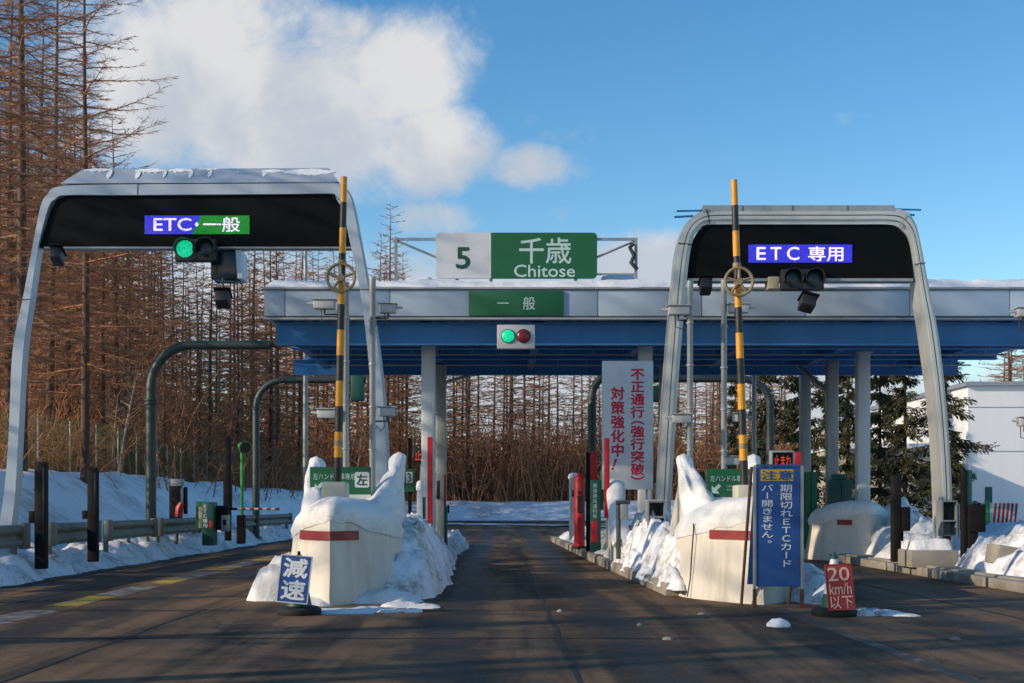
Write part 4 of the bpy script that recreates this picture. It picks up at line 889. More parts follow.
mb = MB(); mb.box(X(237.5, D), X(245, D), D-.15, D+.15, .3, Z(515, D), .02); build('base_box', mb, M['darkpost'], s)

# guardrails on the left verge
def guardrail(y0, y1, label, x=-9.02):
    s = thing('guardrail', label, 'guardrail', (x, (y0+y1)/2, .3), 'guardrail sections on the left verge')
    prof = [(.0, .60), (.06, .63), (.085, .69), (.06, .75), (.0, .79), (.0, .83), (.06, .87), (.085, .93), (.06, .99), (.0, 1.03)]
    n = len(prof); V = []
    for yy in (y0, y1):
        V += [(x+a, yy, z) for a, z in prof]+[(x+a-.012, yy, z) for a, z in prof]
    fs = []
    for i in range(n-1): fs += [(i, i+1, 2*n+i+1, 2*n+i), (n+i+1, n+i, 3*n+i, 3*n+i+1)]
    fs += [(0, n, 3*n, 2*n), (n-1, 2*n-1, 4*n-1, 3*n-1)]+[(i+1, i, n+i, n+i+1) for i in range(n-1)]+[(2*n+i, 2*n+i+1, 3*n+i+1, 3*n+i) for i in range(n-1)]
    mb = MB(); mb.add(V, fs); build('rail', mb, M['rail'], s, smooth=60)
    for ye, sg in ((y0, 1), (y1, -1)):
        mb = MB(); mb.box(x-.03, x+.11, min(ye, ye+sg*.28)-.01, max(ye, ye+sg*.28)+.01, .57, 1.06, .03); build('end_cap', mb, M['rail'], s, smooth=35)
    k = max(2, int((y1-y0)/2)+1)
    for i in range(k):
        yy = y0+.35+(y1-y0-.7)*i/(k-1); mb = MB(); mb.tube([(x-.09, yy, -.1), (x-.09, yy, .95)], .06, 10); build('rail_post', mb, M['rail'], s, smooth=40)
guardrail(20.2, 24.7, 'grey guardrail section nearest the camera, cut by the left edge of view')
guardrail(25.9, 29.1, 'grey guardrail section between the two black sensor posts')
guardrail(29.7, 33.9, 'grey guardrail section in front of the thick dark curved pole')
guardrail(34.2, 39.0, 'grey guardrail section between the thick curved pole and green cabinet')
guardrail(45.5, 56.0, 'grey guardrail section beyond the green pole, reaching behind the left nose', -9.05)
# left island, behind the nose
D = 27; s = post('sensor_post', 'black cabinet right of the left island snow fin', 'cabinet', 398, 405, 463, 518, D, 'darkpost', deep=.3, zb=.2, extras=(('door', 399, 404, 468, 505, -.156, -.15, 'glassdark'),))
D = 33; s = thing('lane_number_sign', 'small green sign with white square and number 3 on the left island', 'sign', (X(409, D), D, .2))
mb = MB(); mb.box(X(404.5, D), X(415, D), D-.03, D+.03, Z(492, D), Z(469, D), .01); b = build('green_plate', mb, M['green'], s)
mb = MB(); mb.box(X(406, D), X(412.6, D), D-.036, D-.031, Z(483, D), Z(472, D)); q = build('number_plate', mb, M['white'], b)
mb = MB(); line(mb, '3', X(407.4, D), X(411.2, D), Z(482.2, D), Z(473, D), D-.04, .015); letters(mb, M['darkletter'], q)
mb = MB(); mb.box(X(408, D), X(411.5, D), D+.03, D+.12, .2, Z(438, D)); build('dark_post', mb, M['darkpost'], s)
D = 34; s = thing('led_sign', 'small black box with red lit characters left of the red striped column', 'sign', (X(419, D), D, Z(463, D)))
mb = MB(); mb.box(X(413.5, D), X(423.5, D), D-.1, D+.1, Z(463, D), Z(448.5, D), .02); b = build('housing', mb, M['blackplastic'], s, smooth=35)
mb = MB(); row(mb, '止', X(418.6, D), Z(455.8, D), .2, .28, D-.105, .015); letters(mb, M['ledred'], b)
mb = MB(); mb.tube([(X(421, D), D+.08, .2), (X(421, D), D+.08, Z(450, D))], .035, 8); build('post', mb, M['galv'], s)
post('bollard', 'snow plastered post in front of the red striped column', 'post', 417, 423, 489, 530, 29, 'whitepost', zb=.2, cap=.22, extras=(('dark_side', 423.2, 425.5, 497, 519, -.05, .08, 'teal'),))
post('sensor_post', 'red and dark post at the right rim of the left island', 'post', 444, 447.5, 506, 545, 33.5, 'teal', zb=.15, extras=(('red_plate', 444, 446, 474.5, 506, -.04, .03, 'red'), ('knob', 447.7, 449.4, 505, 513, -.03, .05, 'darkpost')))
post('wall_box', 'small dark switch box on the rear canopy column of left island', 'box', 436.5, 440, 480.5, 499, 36.8, 'blackplastic', deep=.16, extras=(('conduit', 437.4, 438.4, 499, 535, -.02, .03, 'galv'),))

# middle island
D = 37; post('ticket_machine', 'white ticket machine with snow cap at the far end of the middle island', 'machine', 569.5, 578.5, 478, 535, 43, 'whitepost', deep=.4, zb=.2, cap=.2, extras=(('front_slot', 571.5, 577, 490, 497, -.206, -.2, 'glassdark'),))
D = 36; s = thing('bollard', 'round red bollard in front of the white ticket machine', 'bollard', (X(579.5, D), D, .2))
mb = MB(); mb.lathe((X(579.5, D), D, .2), [(.14, 0), (.15, .05), (.15, Z(482, D)-.2), (.135, Z(477, D)-.2), (.08, Z(474.5, D)-.2), (.02, Z(474, D)-.2)], 20); build('post_body', mb, M['red'], s, smooth=40)
mb = MB(); mb.box(X(577, D), X(582.5, D), D-.165, D-.148, Z(513, D), Z(496, D), .01); mb.box(X(577.5, D), X(581.5, D), D-.16, D-.148, Z(494, D), Z(491, D), .003); build('dark_plate', mb, M['blackstripe'], s)
mb = MB(); mb.lathe((X(579.5, D), D, .18), [(.2, 0), (.2, .06), (.16, .08)], 16); build('foot', mb, M['rubber'], s, smooth=40)
D = 34; s = post('sensor_post', 'dark post with a red plate on the middle island', 'post', 586, 590, 452.5, 528, D, 'darkpost', zb=.2, extras=(('red_plate', 590.3, 597, 451.5, 480, -.06, -.03, 'red'), ('rear_plate', 590.3, 592, 480, 530, -.05, .03, 'darkpost')))
D = 33; s = post('equipment_cabinet', 'dark green cabinet with pale writing and red base on the middle island', 'cabinet', 590.5, 600.5, 480, 542, D, 'teal', deep=.3, zb=.18, extras=(('side_panel', 600.6, 603.4, 470, 510, -.1, .1, 'green'), ('red_base', 590.8, 597, 521, 542, -.156, -.15, 'red')))
mb = MB(); column(mb, '高速道路通行券', X(594.5, D), Z(483, D), Z(519, D), .13, D-.156, .004); letters(mb, M['paleletter'], s)
post('marker_board', 'tall narrow red board beside the white notice board', 'marker', 604.2, 609.6, 438, 518, 28.8, 'red', deep=.05, extras=(('post', 606, 608, 518, 548, -.02, .03, 'galv'),))
D = 26.5; s = thing('standpipe', 'short grey green pipe stand in the snow below the notice board', 'pipe', (X(619, D), D, .3))
mb = MB(); mb.tube([(X(618.5, D), D, .3), (X(618.5, D), D, Z(505, D))], .05, 10); mb.tube([(X(616, D), D, Z(503, D)), (X(630, D), D, Z(502, D))], .045, 8); build('pipe', mb, M['greengrey'], s, smooth=40)
mb = MB(); mb.box(X(620, D), X(628, D), D-.12, D+.1, Z(520, D), Z(504, D), .03); build('meter', mb, M['galv'], s, smooth=35)
D = 25.2; s = thing('equipment_cabinet', 'grey open fronted box on a stand left of the right gantry leg', 'cabinet', (X(656, D), D, .3))
x0, x1, z0, z1 = X(647, D), X(665, D), Z(531, D), Z(501, D)
mb = MB(); mb.box(x0, x1, D+.25, D+.28, z0, z1); mb.box(x0, x0+.03, D-.1, D+.25, z0, z1); mb.box(x1-.03, x1, D-.1, D+.25, z0, z1); mb.box(x0+.03, x1-.03, D-.1, D+.25, z1-.03, z1); mb.box(x0+.03, x1-.03, D-.1, D+.25, z0, z0+.03); mb.box(x0+.03, x1-.03, D-.09, D+.25, (z0+z1)/2-.04, (z0+z1)/2); build('shell', mb, M['galv'], s)
mb = MB(); mb.box(x0+.05, x1-.05, D+.1, D+.13, z0+.04, (z0+z1)/2-.05); mb.box(x0+.05, x1-.05, D+.12, D+.2, (z0+z1)/2+.01, z1-.06); build('inner_panel', mb, M['glassdark'], s)
mb = MB(); mb.box((x0+x1)/2-.06, (x0+x1)/2+.06, D, D+.15, .2, z0); build('stand', mb, M['galv'], s)
mb = MB(); mb.box(x0-.01, x1+.01, D-.12, D+.3, z1+.004, z1+.02); build('lid', mb, M['housing'], s)

post('sensor_post', 'slim dark post between the right nose fin and the green arrow board', 'post', 698.5, 704.5, 472, 510, 25.5, 'darkpost', zb=.3, extras=(('slot', 700.5, 702.5, 476, 500, -.07, -.06, 'glassdark'),))
s = thing('guide_slab', 'cream slanted guide slab with snow beside the tall red board', 'barrier', (2.5, 28.6, .2))
mb = MB(); mb.prismx([(27.4, .15), (27.5, .5), (28.9, 1.75), (29.3, 1.75), (29.5, .15)], 2.42, 2.6); build('slab', mb, M['nose'], s)
mb = MB(); pp = smooth_path([(27.45, .55), (28.2, 1.2), (28.85, 1.78), (29.1, 1.84), (29.35, 1.7)], 5); V = []; N = 10
for i, (yy, zz) in enumerate(pp):
    for j in range(N+1):
        a = math.pi*(-.15+1.3*j/N); w = fbm(j*.3, yy, 40+zz, 1.5); V.append((2.56+.19*math.cos(a)*(1+.3*w), yy, zz+.13*math.sin(a)*(1+.3*w)))
mb.add(V, [(i*(N+1)+j, i*(N+1)+j+1, (i+1)*(N+1)+j+1, (i+1)*(N+1)+j) for i in range(len(pp)-1) for j in range(N)]); build('slab_snow', mb, M['capsnow'], s, smooth=80, fix=False)
# right of the blue sign and right island
post('marker_board', 'narrow red board right behind the small orange LED sign', 'marker', 794.5, 801.5, 452, 490, 27, 'red', deep=.06, extras=(('post', 797, 799, 490, 545, -.02, .03, 'galv'),))
post('equipment_cabinet', 'tall green cabinet right of the blue warning sign', 'cabinet', 803.5, 815.5, 472, 548, 34, 'green', deep=.4, zb=.15, extras=(('door_seam', 809.2, 809.8, 475, 545, -.205, -.2, 'darkpost'),))
post('equipment_cabinet', 'dark teal cabinet at the foot of the canopy columns', 'cabinet', 829, 850, 480, 528, 35.5, 'teal', deep=.5, zb=.15, extras=(('door_seam', 839, 839.8, 484, 520, -.256, -.25, 'darkpost'), ('upper_box', 833, 846, 474, 480, -.15, .15, 'teal')))
post('sensor_post', 'dark grey sensor post with a box on its side in front of snowy right nose', 'post', 891.5, 900, 475, 558, 27.5, 'darkpost', deep=.2, zb=.2, extras=(('side_box', 900.3, 909, 507, 531, -.1, .12, 'darkpost'), ('bracket', 900.1, 903, 531, 541, -.04, .04, 'darkpost')))
D = 26.5; s = thing('equipment_cabinet', 'grey steel box with two openings beside the right gantry leg', 'cabinet', (X(949, D), D, .2))
x0, x1, z0, z1 = X(940.5, D), X(956, D), Z(536, D), Z(500.5, D); zm = Z(521.5, D)
mb = MB(); mb.box(x0, x1, D+.22, D+.25, z0, z1); mb.box(x0, x0+.025, D-.1, D+.22, z0, z1); mb.box(x1-.025, x1, D-.1, D+.22, z0, z1)
for zz in (z0, zm, z1-.03): mb.box(x0+.025, x1-.025, D-.1, D+.22, zz, zz+.03)
build('shell', mb, M['galv'], s)
mb = MB(); mb.box(x0+.04, x1-.04, D+.1, D+.12, zm+.05, z1-.05); build('window', mb, M['lensdark'], s)
mb = MB(); mb.box(x0+.1, x1-.1, D, D+.15, .15, z0); build('stand', mb, M['rust'], s)
mb = MB(); mb.tube([(x1+.02, D, Z(503, D)), (x1+.06, D, Z(505, D)), (x1+.06, D, Z(540, D))], .018, 6); build('conduit', mb, M['white'], s)
post('sensor_post', 'dark post with a green panel right of the grey steel box', 'post', 961.5, 966, 470, 553, 26, 'darkpost', deep=.16, zb=.2, extras=(('green_panel', 966.2, 971, 470, 520, -.06, .06, 'teal'), ('machine_box', 966.2, 983, 505, 532, -.15, .2, 'darkpost'), ('lower_box', 966.4, 976, 532, 548, -.12, .15, 'darkpost')))
s = thing('concrete_block', 'low concrete block with snow on it at the right kerb', 'block', (X(932, 26.2), 26.2, .2))
mb = MB(); D = 26.2; mb.box(X(905, D), X(952, D), D-.4, D+.5, .15, Z(549.5, D), .03); build('block', mb, M['concrete'], s, smooth=35)
snow_slab('snow_cap', X(907, D), X(950, D), D-.33, D+.48, Z(549.5, D), .22, s, M['capsnow'], 31.0, .06)
s = thing('concrete_block', 'tilted concrete block in the dirty snow pile at the right edge', 'block', (9.2, 23, .3))
mb = MB(); T = Matrix.Translation((X(1003, 23.3), 23.3, .55)) @ Matrix.Rotation(R(9), 4, 'Y'); mb.box(-.2, .2, -.3, .3, -.22, .12, .02, T); build('block', mb, M['concrete'], s, smooth=35)
heap('snow_heap', [(15.5, 38, 2.5, 2.0, .85), (18.5, 40, 3, 2.5, 1.0), (13.2, 36, 1.5, 2, .5)], .16, M['snow'], .1, 27.0)
D = 46; s = thing('striped_board', 'low faded red and white striped board before the warehouse wall', 'barrier', (X(1003, D), D, .2))
mb = MB(); mb.box(X(990, D), X(1016, D), D-.03, D+.03, .3, Z(503, D), .01); b = build('board', mb, M['white'], s)
mb = MB()
for k in range(6):
    xk = X(991+k*4.2, D); mb.add([(xk, D-.034, .32), (xk+.08, D-.034, .32), (xk+.2, D-.034, Z(503.4, D)), (xk+.12, D-.034, Z(503.4, D))], [(0, 1, 2, 3)])
build('stripes', mb, M['redsign'], b)
mb = MB(); mb.box(X(985, D), X(989.5, D), D-.02, D+.05, .2, Z(501, D)); build('green_end', mb, M['lime'], s)

# ------------------------------------------------------------------ building behind right
D = 62; s = thing('warehouse', 'large pale warehouse with plain walls behind the fir trees on the right', 'building', (X(1060, D), D+5, 0))
bx0, bx1 = X(968, D), X(1330, D)
mb = MB(); mb.box(bx0, bx1, D, D+16, -.1, Z(386, D)); build('wall', mb, M['bwall'], s)
mb = MB(); mb.box(bx0-.2, bx1+.2, D-.25, D+16.2, Z(386, D)+.003, Z(382, D)); build('roof_edge', mb, M['roofmetal'], s)
mb = MB()
for py in (407, 451): mb.box(bx0, bx1, D-.02, D+.01, Z(py+.6, D), Z(py-.1, D))
build('wall_seam', mb, M['roofmetal'], s)
mb = MB(); mb.box(X(985, D), X(992, D), D-.03, D+.02, 0, Z(487, D)); build('door', mb, M['teal'], s)
D = 58; s = thing('low_building', 'low cream building seen through the fir trees', 'building', (X(900, D), D+3, 0))
mb = MB(); mb.box(X(838, D), X(957, D), D, D+7, -.1, Z(449, D)); build('wall', mb, M['bwarm'], s)
mb = MB(); mb.box(X(836, D), X(959, D), D-.5, D+7.4, Z(449, D)+.003, Z(444, D)); build('roof', mb, M['snow'], s)
for px in (850, 884, 918, 940):
    mb = MB(); mb.box(X(px, D), X(px+13, D), D-.02, D+.05, Z(487, D), Z(466, D)); f = build('window', mb, M['glassdark'], s)
    mb = MB(); mb.box(X(px-.6, D), X(px+13.6, D), D-.06, D-.021, Z(488.2, D), Z(487, D)-.004); build('sill', mb, M['galv'], f)

# ------------------------------------------------------------------ small snow lumps and stones on the road
def lump(name, label, x, y, r, h, m, grp, seed):
    mb = MB(); n, k = 16, 6; V = []
    for j in range(k):
        a = j/(k-1)*math.pi/2
        for i in range(n):
            t = 2*math.pi*i/n; d = 1+.35*fbm(math.cos(t)*1.5, math.sin(t)*1.5, seed+j*.25, 1.0)
            V.append((x+r*d*math.cos(a)*math.cos(t), y+r*d*.8*math.cos(a)*math.sin(t), h*math.sin(a)*(1+.3*fbm(i*.5, j, seed, 1))))
    mb.add(V, [(j*n+i, j*n+(i+1) % n, (j+1)*n+(i+1) % n, (j+1)*n+i) for j in range(k-1) for i in range(n)])
    tag(build(name, mb, M[m], None, (x, y, 0), smooth=70), label, 'snow lump' if 'snow' in name else 'stone', grp)
for i, (px, py, r, h) in enumerate(((345, 612, .55, .04), (368, 611, .3, .06), (389, 612, .22, .05), (412, 612, .16, .05), (425, 608, .25, .06), (402, 607, .3, .07))):
    D = 1820/(py-505); lump('snow_lump', 'flat lump of fallen snow on the road before the left nose', X(px, D), D, r, h, 'capsnow', 'snow lumps before the left nose', i*3.3)
for i, (px, py, r, h) in enumerate(((862, 616, .16, .10), (874, 615, .2, .08), (888, 615, .26, .06), (905, 616, .2, .03))):
    D = 1820/(py-505); lump('snow_lump', 'dirty snow lump on the road right of the red 20 km/h sign', X(px, D), D, r, h, 'dirtysnow', 'snow lumps by the cone', 20+i*3.3)
D = 1820/(627-505); lump('snow_lump', 'small dirty white lump alone on the road under the blue sign', X(779, D), D, .12, .10, 'dirtysnow', None, 51)
for i, (px, py) in enumerate(((640, 626), (702, 615), (668, 640), (560, 612), (955, 640))):
    D = 1820/(py-505); lump('road_stone', 'small brown stone lying loose on the asphalt', X(px, D), D, .04+.01*(i % 3), .035, 'concrete', 'loose stones on the asphalt', 70+i)

# ------------------------------------------------------------------ vegetation
def seg_mesh(name, P0, P1, R0, R1, m, n=3):
    P0, P1 = np.asarray(P0, float), np.asarray(P1, float); R0, R1 = np.asarray(R0, float)[:, None], np.asarray(R1, float)[:, None]
    d = P1-P0; d /= np.maximum(np.linalg.norm(d, axis=1, keepdims=True), 1e-6)
    ref = np.where(np.abs(d[:, 2:3]) < .9, np.array([[0, 0, 1.]]), np.array([[1., 0, 0]]))
    a = np.cross(d, ref); a /= np.linalg.norm(a, axis=1, keepdims=True); b = np.cross(d, a)
    N = len(P0); V = np.empty((N, 2*n, 3))
    for j in range(n):
        th = 2*math.pi*j/n; o = a*math.cos(th)+b*math.sin(th); V[:, j] = P0+o*R0; V[:, n+j] = P1+o*R1
    base = (np.arange(N)*2*n)[:, None]
    Fq = np.concatenate([base+np.array([[j, (j+1) % n, n+(j+1) % n, n+j]]) for j in range(n)], axis=0)
    return raw_mesh(name, V.reshape(-1, 3), Fq, m)
def raw_mesh(name, V, Fq, m):
    me = bpy.data.meshes.new(name); k = Fq.shape[1]
    me.vertices.add(len(V)); me.vertices.foreach_set('co', np.ascontiguousarray(V, dtype=np.float32).ravel())
    me.loops.add(Fq.size); me.loops.foreach_set('vertex_index', np.ascontiguousarray(Fq, dtype=np.int32).ravel())
    me.polygons.add(len(Fq)); me.polygons.foreach_set('loop_start', np.arange(0, Fq.size, k, dtype=np.int32))
    try: me.polygons.foreach_set('loop_total', np.full(len(Fq), k, dtype=np.int32))
    except Exception: pass
    me.update(calc_edges=True); me.materials.append(m); return me
class Segs:
    def __init__(s): s.a = []; s.b = []; s.r0 = []; s.r1 = []
    def add(s, p, q, r0, r1): s.a.append(p); s.b.append(q); s.r0.append(r0); s.r1.append(r1)
    def mesh(s, name, m, n=3): return seg_mesh(name, s.a, s.b, s.r0, s.r1, m, n)
def larch(seed, H, spread, nb, low=.16, twigs=12, side=None, tw=.012, lean=.02, bk=1.0):
    r = random.Random(seed); S = Segs(); T = Segs()
    def trunk(f): return np.array([lean*H*f*f*math.cos(seed)+.012*H*math.sin(f*5+seed)*f*.5, lean*H*f*f*math.sin(seed), f*H])
    k = 14; tr = (.0070 if tw < .02 else .0078)*H+.02
    for i in range(k): S.add(trunk(i/k)-(np.array([0, 0, .6]) if i == 0 else 0), trunk((i+1)/k), tr*(1-i/k)**.85+.008, tr*(1-(i+1)/k)**.85+.008)
    for b in range(nb):
        f = low+(1-low)*(b+r.random())/nb; p = trunk(min(.995, f)); az = b*2.4+r.uniform(-.5, .5)
        if side is not None and r.random() < .3: az = side+r.uniform(-.9, .9)
        env = (1-f)**.58*min(1, .45+f*1.5); L = spread*env*r.uniform(.6, 1.15)+.25
        if f < .38 and r.random() < .35: L *= .45
        d = np.array([math.cos(az), math.sin(az), r.uniform(-.12, .22)-.12*(1-f)+.30*f*f]); d /= np.linalg.norm(d)
        fine = tw < .02; ns = 8 if fine else 5; br = (.011+.0075*L)*bk; q = p; az_d = r.uniform(-.09, .09)
        for i in range(ns):
            f_ = i/ns
            d = d+np.array([-d[1]*az_d+r.uniform(-.08, .08), d[0]*az_d+r.uniform(-.08, .08), (-.05 if f_ < .3 else .055)*8/ns*.8+r.uniform(-.03, .03)]); d /= np.linalg.norm(d)
            q2 = q+d*L/ns; T.add(q, q2, br*(1-f_)**1.2+.004, br*(1-(i+1)/ns)**1.2+.004)
            for w in range(max(1, int(twigs*L/spread/ns*2.0+r.random()))):
                t = r.random(); o = q+(q2-q)*t; sd = r.choice((-1, 1))
                perp = np.array([-d[1], d[0], 0])*sd
                td = perp*r.uniform(.4, 1.0)+d*r.uniform(.5, 1.1)+np.array([0, 0, r.uniform(-.45, .35)]); td /= np.linalg.norm(td)
                tl = r.uniform(.2, .85)*(1.1-.6*f_)*min(1.25, .35+L/spread*1.1)
                m_ = o+td*tl*.5; e = m_+(td+np.array([r.uniform(-.25, .25), r.uniform(-.25, .25), r.uniform(-.1, .35)]))*tl*.5
                T.add(o, m_, tw, tw*.75); T.add(m_, e, tw*.75, tw*.4)
                for g_ in range(3 if fine else 2):
                    u_ = r.random(); s0 = o+(m_-o)*u_ if g_ < 2 else m_; T.add(s0, s0+(td*.6+np.array([r.uniform(-.7, .7), r.uniform(-.7, .7), r.uniform(-.5, .5)]))*tl*.42, tw*.65, tw*.35)
            q = q2
    return S, T
def make_tree(name, trunk_me, crown_me, loc, rz, sc_, label, group=None, cat='tree'):
    o = bpy.data.objects.new(name, None); COL.objects.link(o); o.location = loc; o.rotation_euler = (0, 0, rz); o.scale = (sc_[0], sc_[0], sc_[1])
    tag(o, label, cat, group)
    for nm, me in (('trunk', trunk_me), ('crown', crown_me)):
        c = bpy.data.objects.new(nm, me); COL.objects.link(c); c.parent = o
    return o
protos = []
for sd, (H, sp, nb, tw, bk, tg) in enumerate(((22, 6.3, 100, .0095, 1.0, 30), (24, 5.9, 105, .0095, 1.0, 29), (20, 6.0, 92, .0095, 1.0, 29),
        (22, 4.6, 80, .0205, 1.15, 17), (24, 4.2, 85, .0205, 1.15, 17), (19, 4.4, 72, .0205, 1.15, 17), (25, 4.8, 88, .0205, 1.15, 17))):
    S, T = larch(sd*1.7+.6, H, sp, nb, low=.10 if tw > .02 else .14, twigs=tg, tw=tw, bk=bk); protos.append((S.mesh('larch_trunk', M['bark'], 8), T.mesh('larch_crown', M['twig'] if sd not in (1, 4) else M['twigdark']), H))
r = random.Random(5); cnt = 0
def plant(x, y, k, rz, s_, label, group=None, zs=None):
    t, c, H = protos[k % len(protos)]
    return make_tree('larch_tree', t, c, (x, y, ground_z(x, y)), rz, (s_, zs or s_), label, group)
# near larches at left, each told apart
plant(X(85, 43), 43, 0, 1.1, .86, 'tall bare larch with one clear trunk against the sky, just above the gantry hood corner')
plant(X(22, 40), 40, 1, 2.4, .95, 'bare larch whose trunk rises just behind the left gantry leg')
plant(X(-25, 36), 36, 2, .4, .95, 'bare larch at the left edge of the view with long low branches')
plant(X(-60, 31), 31, 0, 2.2, .9, 'nearest bare larch leaning in from the left edge, only its boughs in view')
plant(X(8, 47), 47, 2, 3.3, .98, 'bare larch close behind the top left bend of the hooded gantry leg')
plant(X(38, 60), 60, 0, 5.2, 1.02, 'bare larch deeper in the wood, showing above the hooded gantry shoulder')
plant(X(50, 52), 52, 1, 4.0, .92, 'slim bare larch between the two tallest left larches')
plant(X(118, 56), 56, 2, 5.1, .78, 'shorter bare larch behind the hood corner of the left gantry')
# the larch wood
lab = 'bare russet larch in the wood behind the toll gate'; grp = 'bare larches in the wood'
pts = []
def try_plant(x, y, dmin, top_px=None):
    for (a, b) in pts:
        if (a-x)**2+(b-y)**2 < dmin*dmin: return False
    pts.append((x, y)); return True
tries = 0
while cnt < 95 and tries < 6000:      # left wood along the road
    tries += 1
    y = r.uniform(46, 112); x = r.uniform(-46, -16)
    px = CX+x*F/y
    if px < -40 or px > 440: continue
    if not try_plant(x, y, 2.4): continue
    k = r.randrange(3) if y < 58 else 3+r.randrange(4); H = protos[k][2]
    # upper outline of the wood: high at far left, falling to y~235 near x=250 and rising a little to the middle
    want = 60+max(0, px-40)*1.15 if px < 170 else 212+r.uniform(-12, 60)
    zt = CAMH+(HY-want)*y/F; s_ = (zt-2)/H*r.uniform(.82, 1.0)
    s_ = min(1.15, s_)
    if s_ < .4: continue
    plant(x, y, k, r.uniform(0, 6.28), s_, lab, grp); cnt += 1
tries = 0; c2 = 0
while c2 < 105 and tries < 6000:      # wood across the road's far end
    tries += 1
    y = r.uniform(124, 168); x = r.uniform(-30, 42); px = CX+x*F/y
    if px < 250 or px > 800: continue
    if not try_plant(x, y, 2.9): continue
    k = 3+r.randrange(4); H = protos[k][2]
    want = (236+r.uniform(-24, 45)) if px < 420 else (300+r.uniform(-10, 40) if px < 560 else 345+r.uniform(-20, 25))
    s_ = min(1.25, (CAMH+(HY-want)*y/F-2)/H)
    plant(x, y, k, r.uniform(0, 6.28), max(.5, s_), lab, grp); c2 += 1
plant(X(383, 118), 122, 6, 1.0, 1.12, 'tallest pointed larch right of the left gantry right leg', None)
for i, (px, y, s_) in enumerate(((1000, 84, .50), (1012, 80, .54), (1022, 86, .60), (1034, 82, .6), (1046, 86, .62), (1008, 92, .56), (1030, 94, .66))):
    plant(X(px, y), y, 3+i % 4, i*2.0, 1.0, 'russet bare tree above the warehouse roof', 'bare trees behind the warehouse', s_*1.04)
# larches out of the frame on the left whose shade falls over verge and road
for i, (x, y, k) in enumerate(((-15, 5.5, 1), (-14.6, 9.3, 2), (-16.5, 1.8, 0), (-19.5, 19, 0), (-22, 2, 1), (-28, 4, 0), (-19.5, -3, 2), (-24, 24, 4), (-33, 15, 5), (-26, -7, 3), (-35, 28, 0), (-20, 31, 2), (-31, 9, 1), (-18.5, 25.5, 5), (-22, -14, 0))):
    plant(x, y, k % 3, i*1.3, .95, 'bare larch of the roadside wood left of the view', 'larches left of the view')
# pale leaning birch saplings
r2 = random.Random(9)
for i, (px, y, py0, py1, dpx) in enumerate(((112, 52, 470, 395, 6), (120, 50, 440, 370, 18), (352, 66, 480, 420, 12), (515, 125, 490, 440, 8), (158, 58, 470, 400, -4))):
    S = Segs(); T = Segs(); x = X(px, y); z0 = ground_z(x, y); h = Z(py1, y)-z0; dxx = dpx*y/F
    for k in range(6):
        f0, f1 = k/6, (k+1)/6; S.add(np.array([dxx*f0**1.3, 0, h*f0]), np.array([dxx*f1**1.3, 0, h*f1]), .05*(1-f0)+.012, .05*(1-f1)+.012)
    for k in range(26):
        f = r2.uniform(.3, .98); o = np.array([dxx*f**1.3, 0, h*f]); d = np.array([r2.uniform(-1, 1), r2.uniform(-1, 1), r2.uniform(.2, .9)])*r2.uniform(.3, .8)
        T.add(o, o+d, .012, .005); T.add(o+d*.5, o+d*.5+np.array([r2.uniform(-.4, .4), r2.uniform(-.4, .4), r2.uniform(-.1, .4)]), .008, .004)
    make_tree('birch_sapling', S.mesh('birch_trunk', M['birch'], 6), T.mesh('birch_crown', M['birch']), (x, y, z0), 0, (1, 1), ('thin pale sapling on the slope left of the thick curved pole', 'pale leaning sapling left of the thick curved pole, longest one', 'pale leaning sapling right of the left striped bar', 'pale sapling at the far end of the middle lane', 'short pale sapling close to the thick curved pole')[i])
# dry brush and bare undergrowth below the trees: too many stems to count
rr = np.random.default_rng(3)
def undergrowth(name, N, N2, y0, h0, h1, spread_, m, label, thick, cut):
    xs = rr.uniform(-46, -13, N); ys = y0+rr.random(N)*(116-y0); px = CX+xs*F/ys
    ok = (px > -60) & (px < 480)
    edge = -cut-1.2*np.sin(ys*.23)-rr.random(N)*2.5; ok &= (xs < edge) | (rr.random(N) < .03)
    xs, ys = xs[ok], ys[ok]
    x2 = rr.uniform(-44, 46, N2); y2 = rr.uniform(123.5, 156, N2); p2 = CX+x2*F/y2; k2 = (p2 > 240) & (p2 < 880)
    xs = np.concatenate([xs, x2[k2]]); ys = np.concatenate([ys, y2[k2]]); n_ = len(xs)
    zs = np.array([ground_z(a, b) for a, b in zip(xs, ys)]); cl = np.array([fbm(a, b, 6.0, .25) for a, b in zip(xs, ys)])
    hh = np.clip(rr.uniform(h0, h1, n_)*(1+.7*cl)*(1+.15*(ys > 118)), .3, 11)
    N3 = lambda s1, s2: np.stack([rr.normal(0, s1, n_), rr.normal(0, s1, n_), rr.normal(0, s2, n_)], 1)
    A0 = np.stack([xs, ys, zs-.1], 1); ln = N3(spread_, 0)+np.array([0, 0, 1.])
    A1 = A0+ln*(hh*.5)[:, None]; A2 = A1+(ln+N3(spread_*1.3, .1))*(hh*.5)[:, None]; rad = thick*(.006+.0002*ys)
    P, Q, Ra, Rb = [A0, A1], [A1, A2], [rad*1.4, rad], [rad, rad*.5]
    for k in range(4):
        u_ = rr.uniform(.25, 1, n_)[:, None]; o = (A0+(A1-A0)*u_) if k % 2 else (A1+(A2-A1)*(u_-.25)); L = (.25+.14*hh)[:, None]
        e = o+(N3(.75, .35)+np.array([0, 0, .25]))*L; P.append(o); Q.append(e); Ra.append(rad*.7); Rb.append(rad*.35)
    stuff(link(name, seg_mesh(name, np.concatenate(P), np.concatenate(Q), np.concatenate(Ra), np.concatenate(Rb), m), None), label, 'brush')
undergrowth('dry_thicket', 42000, 13000, 34, .5, 2.6, .45, M['thicket'], 'dense dry brown brush on the bank and under the bare trees', 1.0, 15.4)
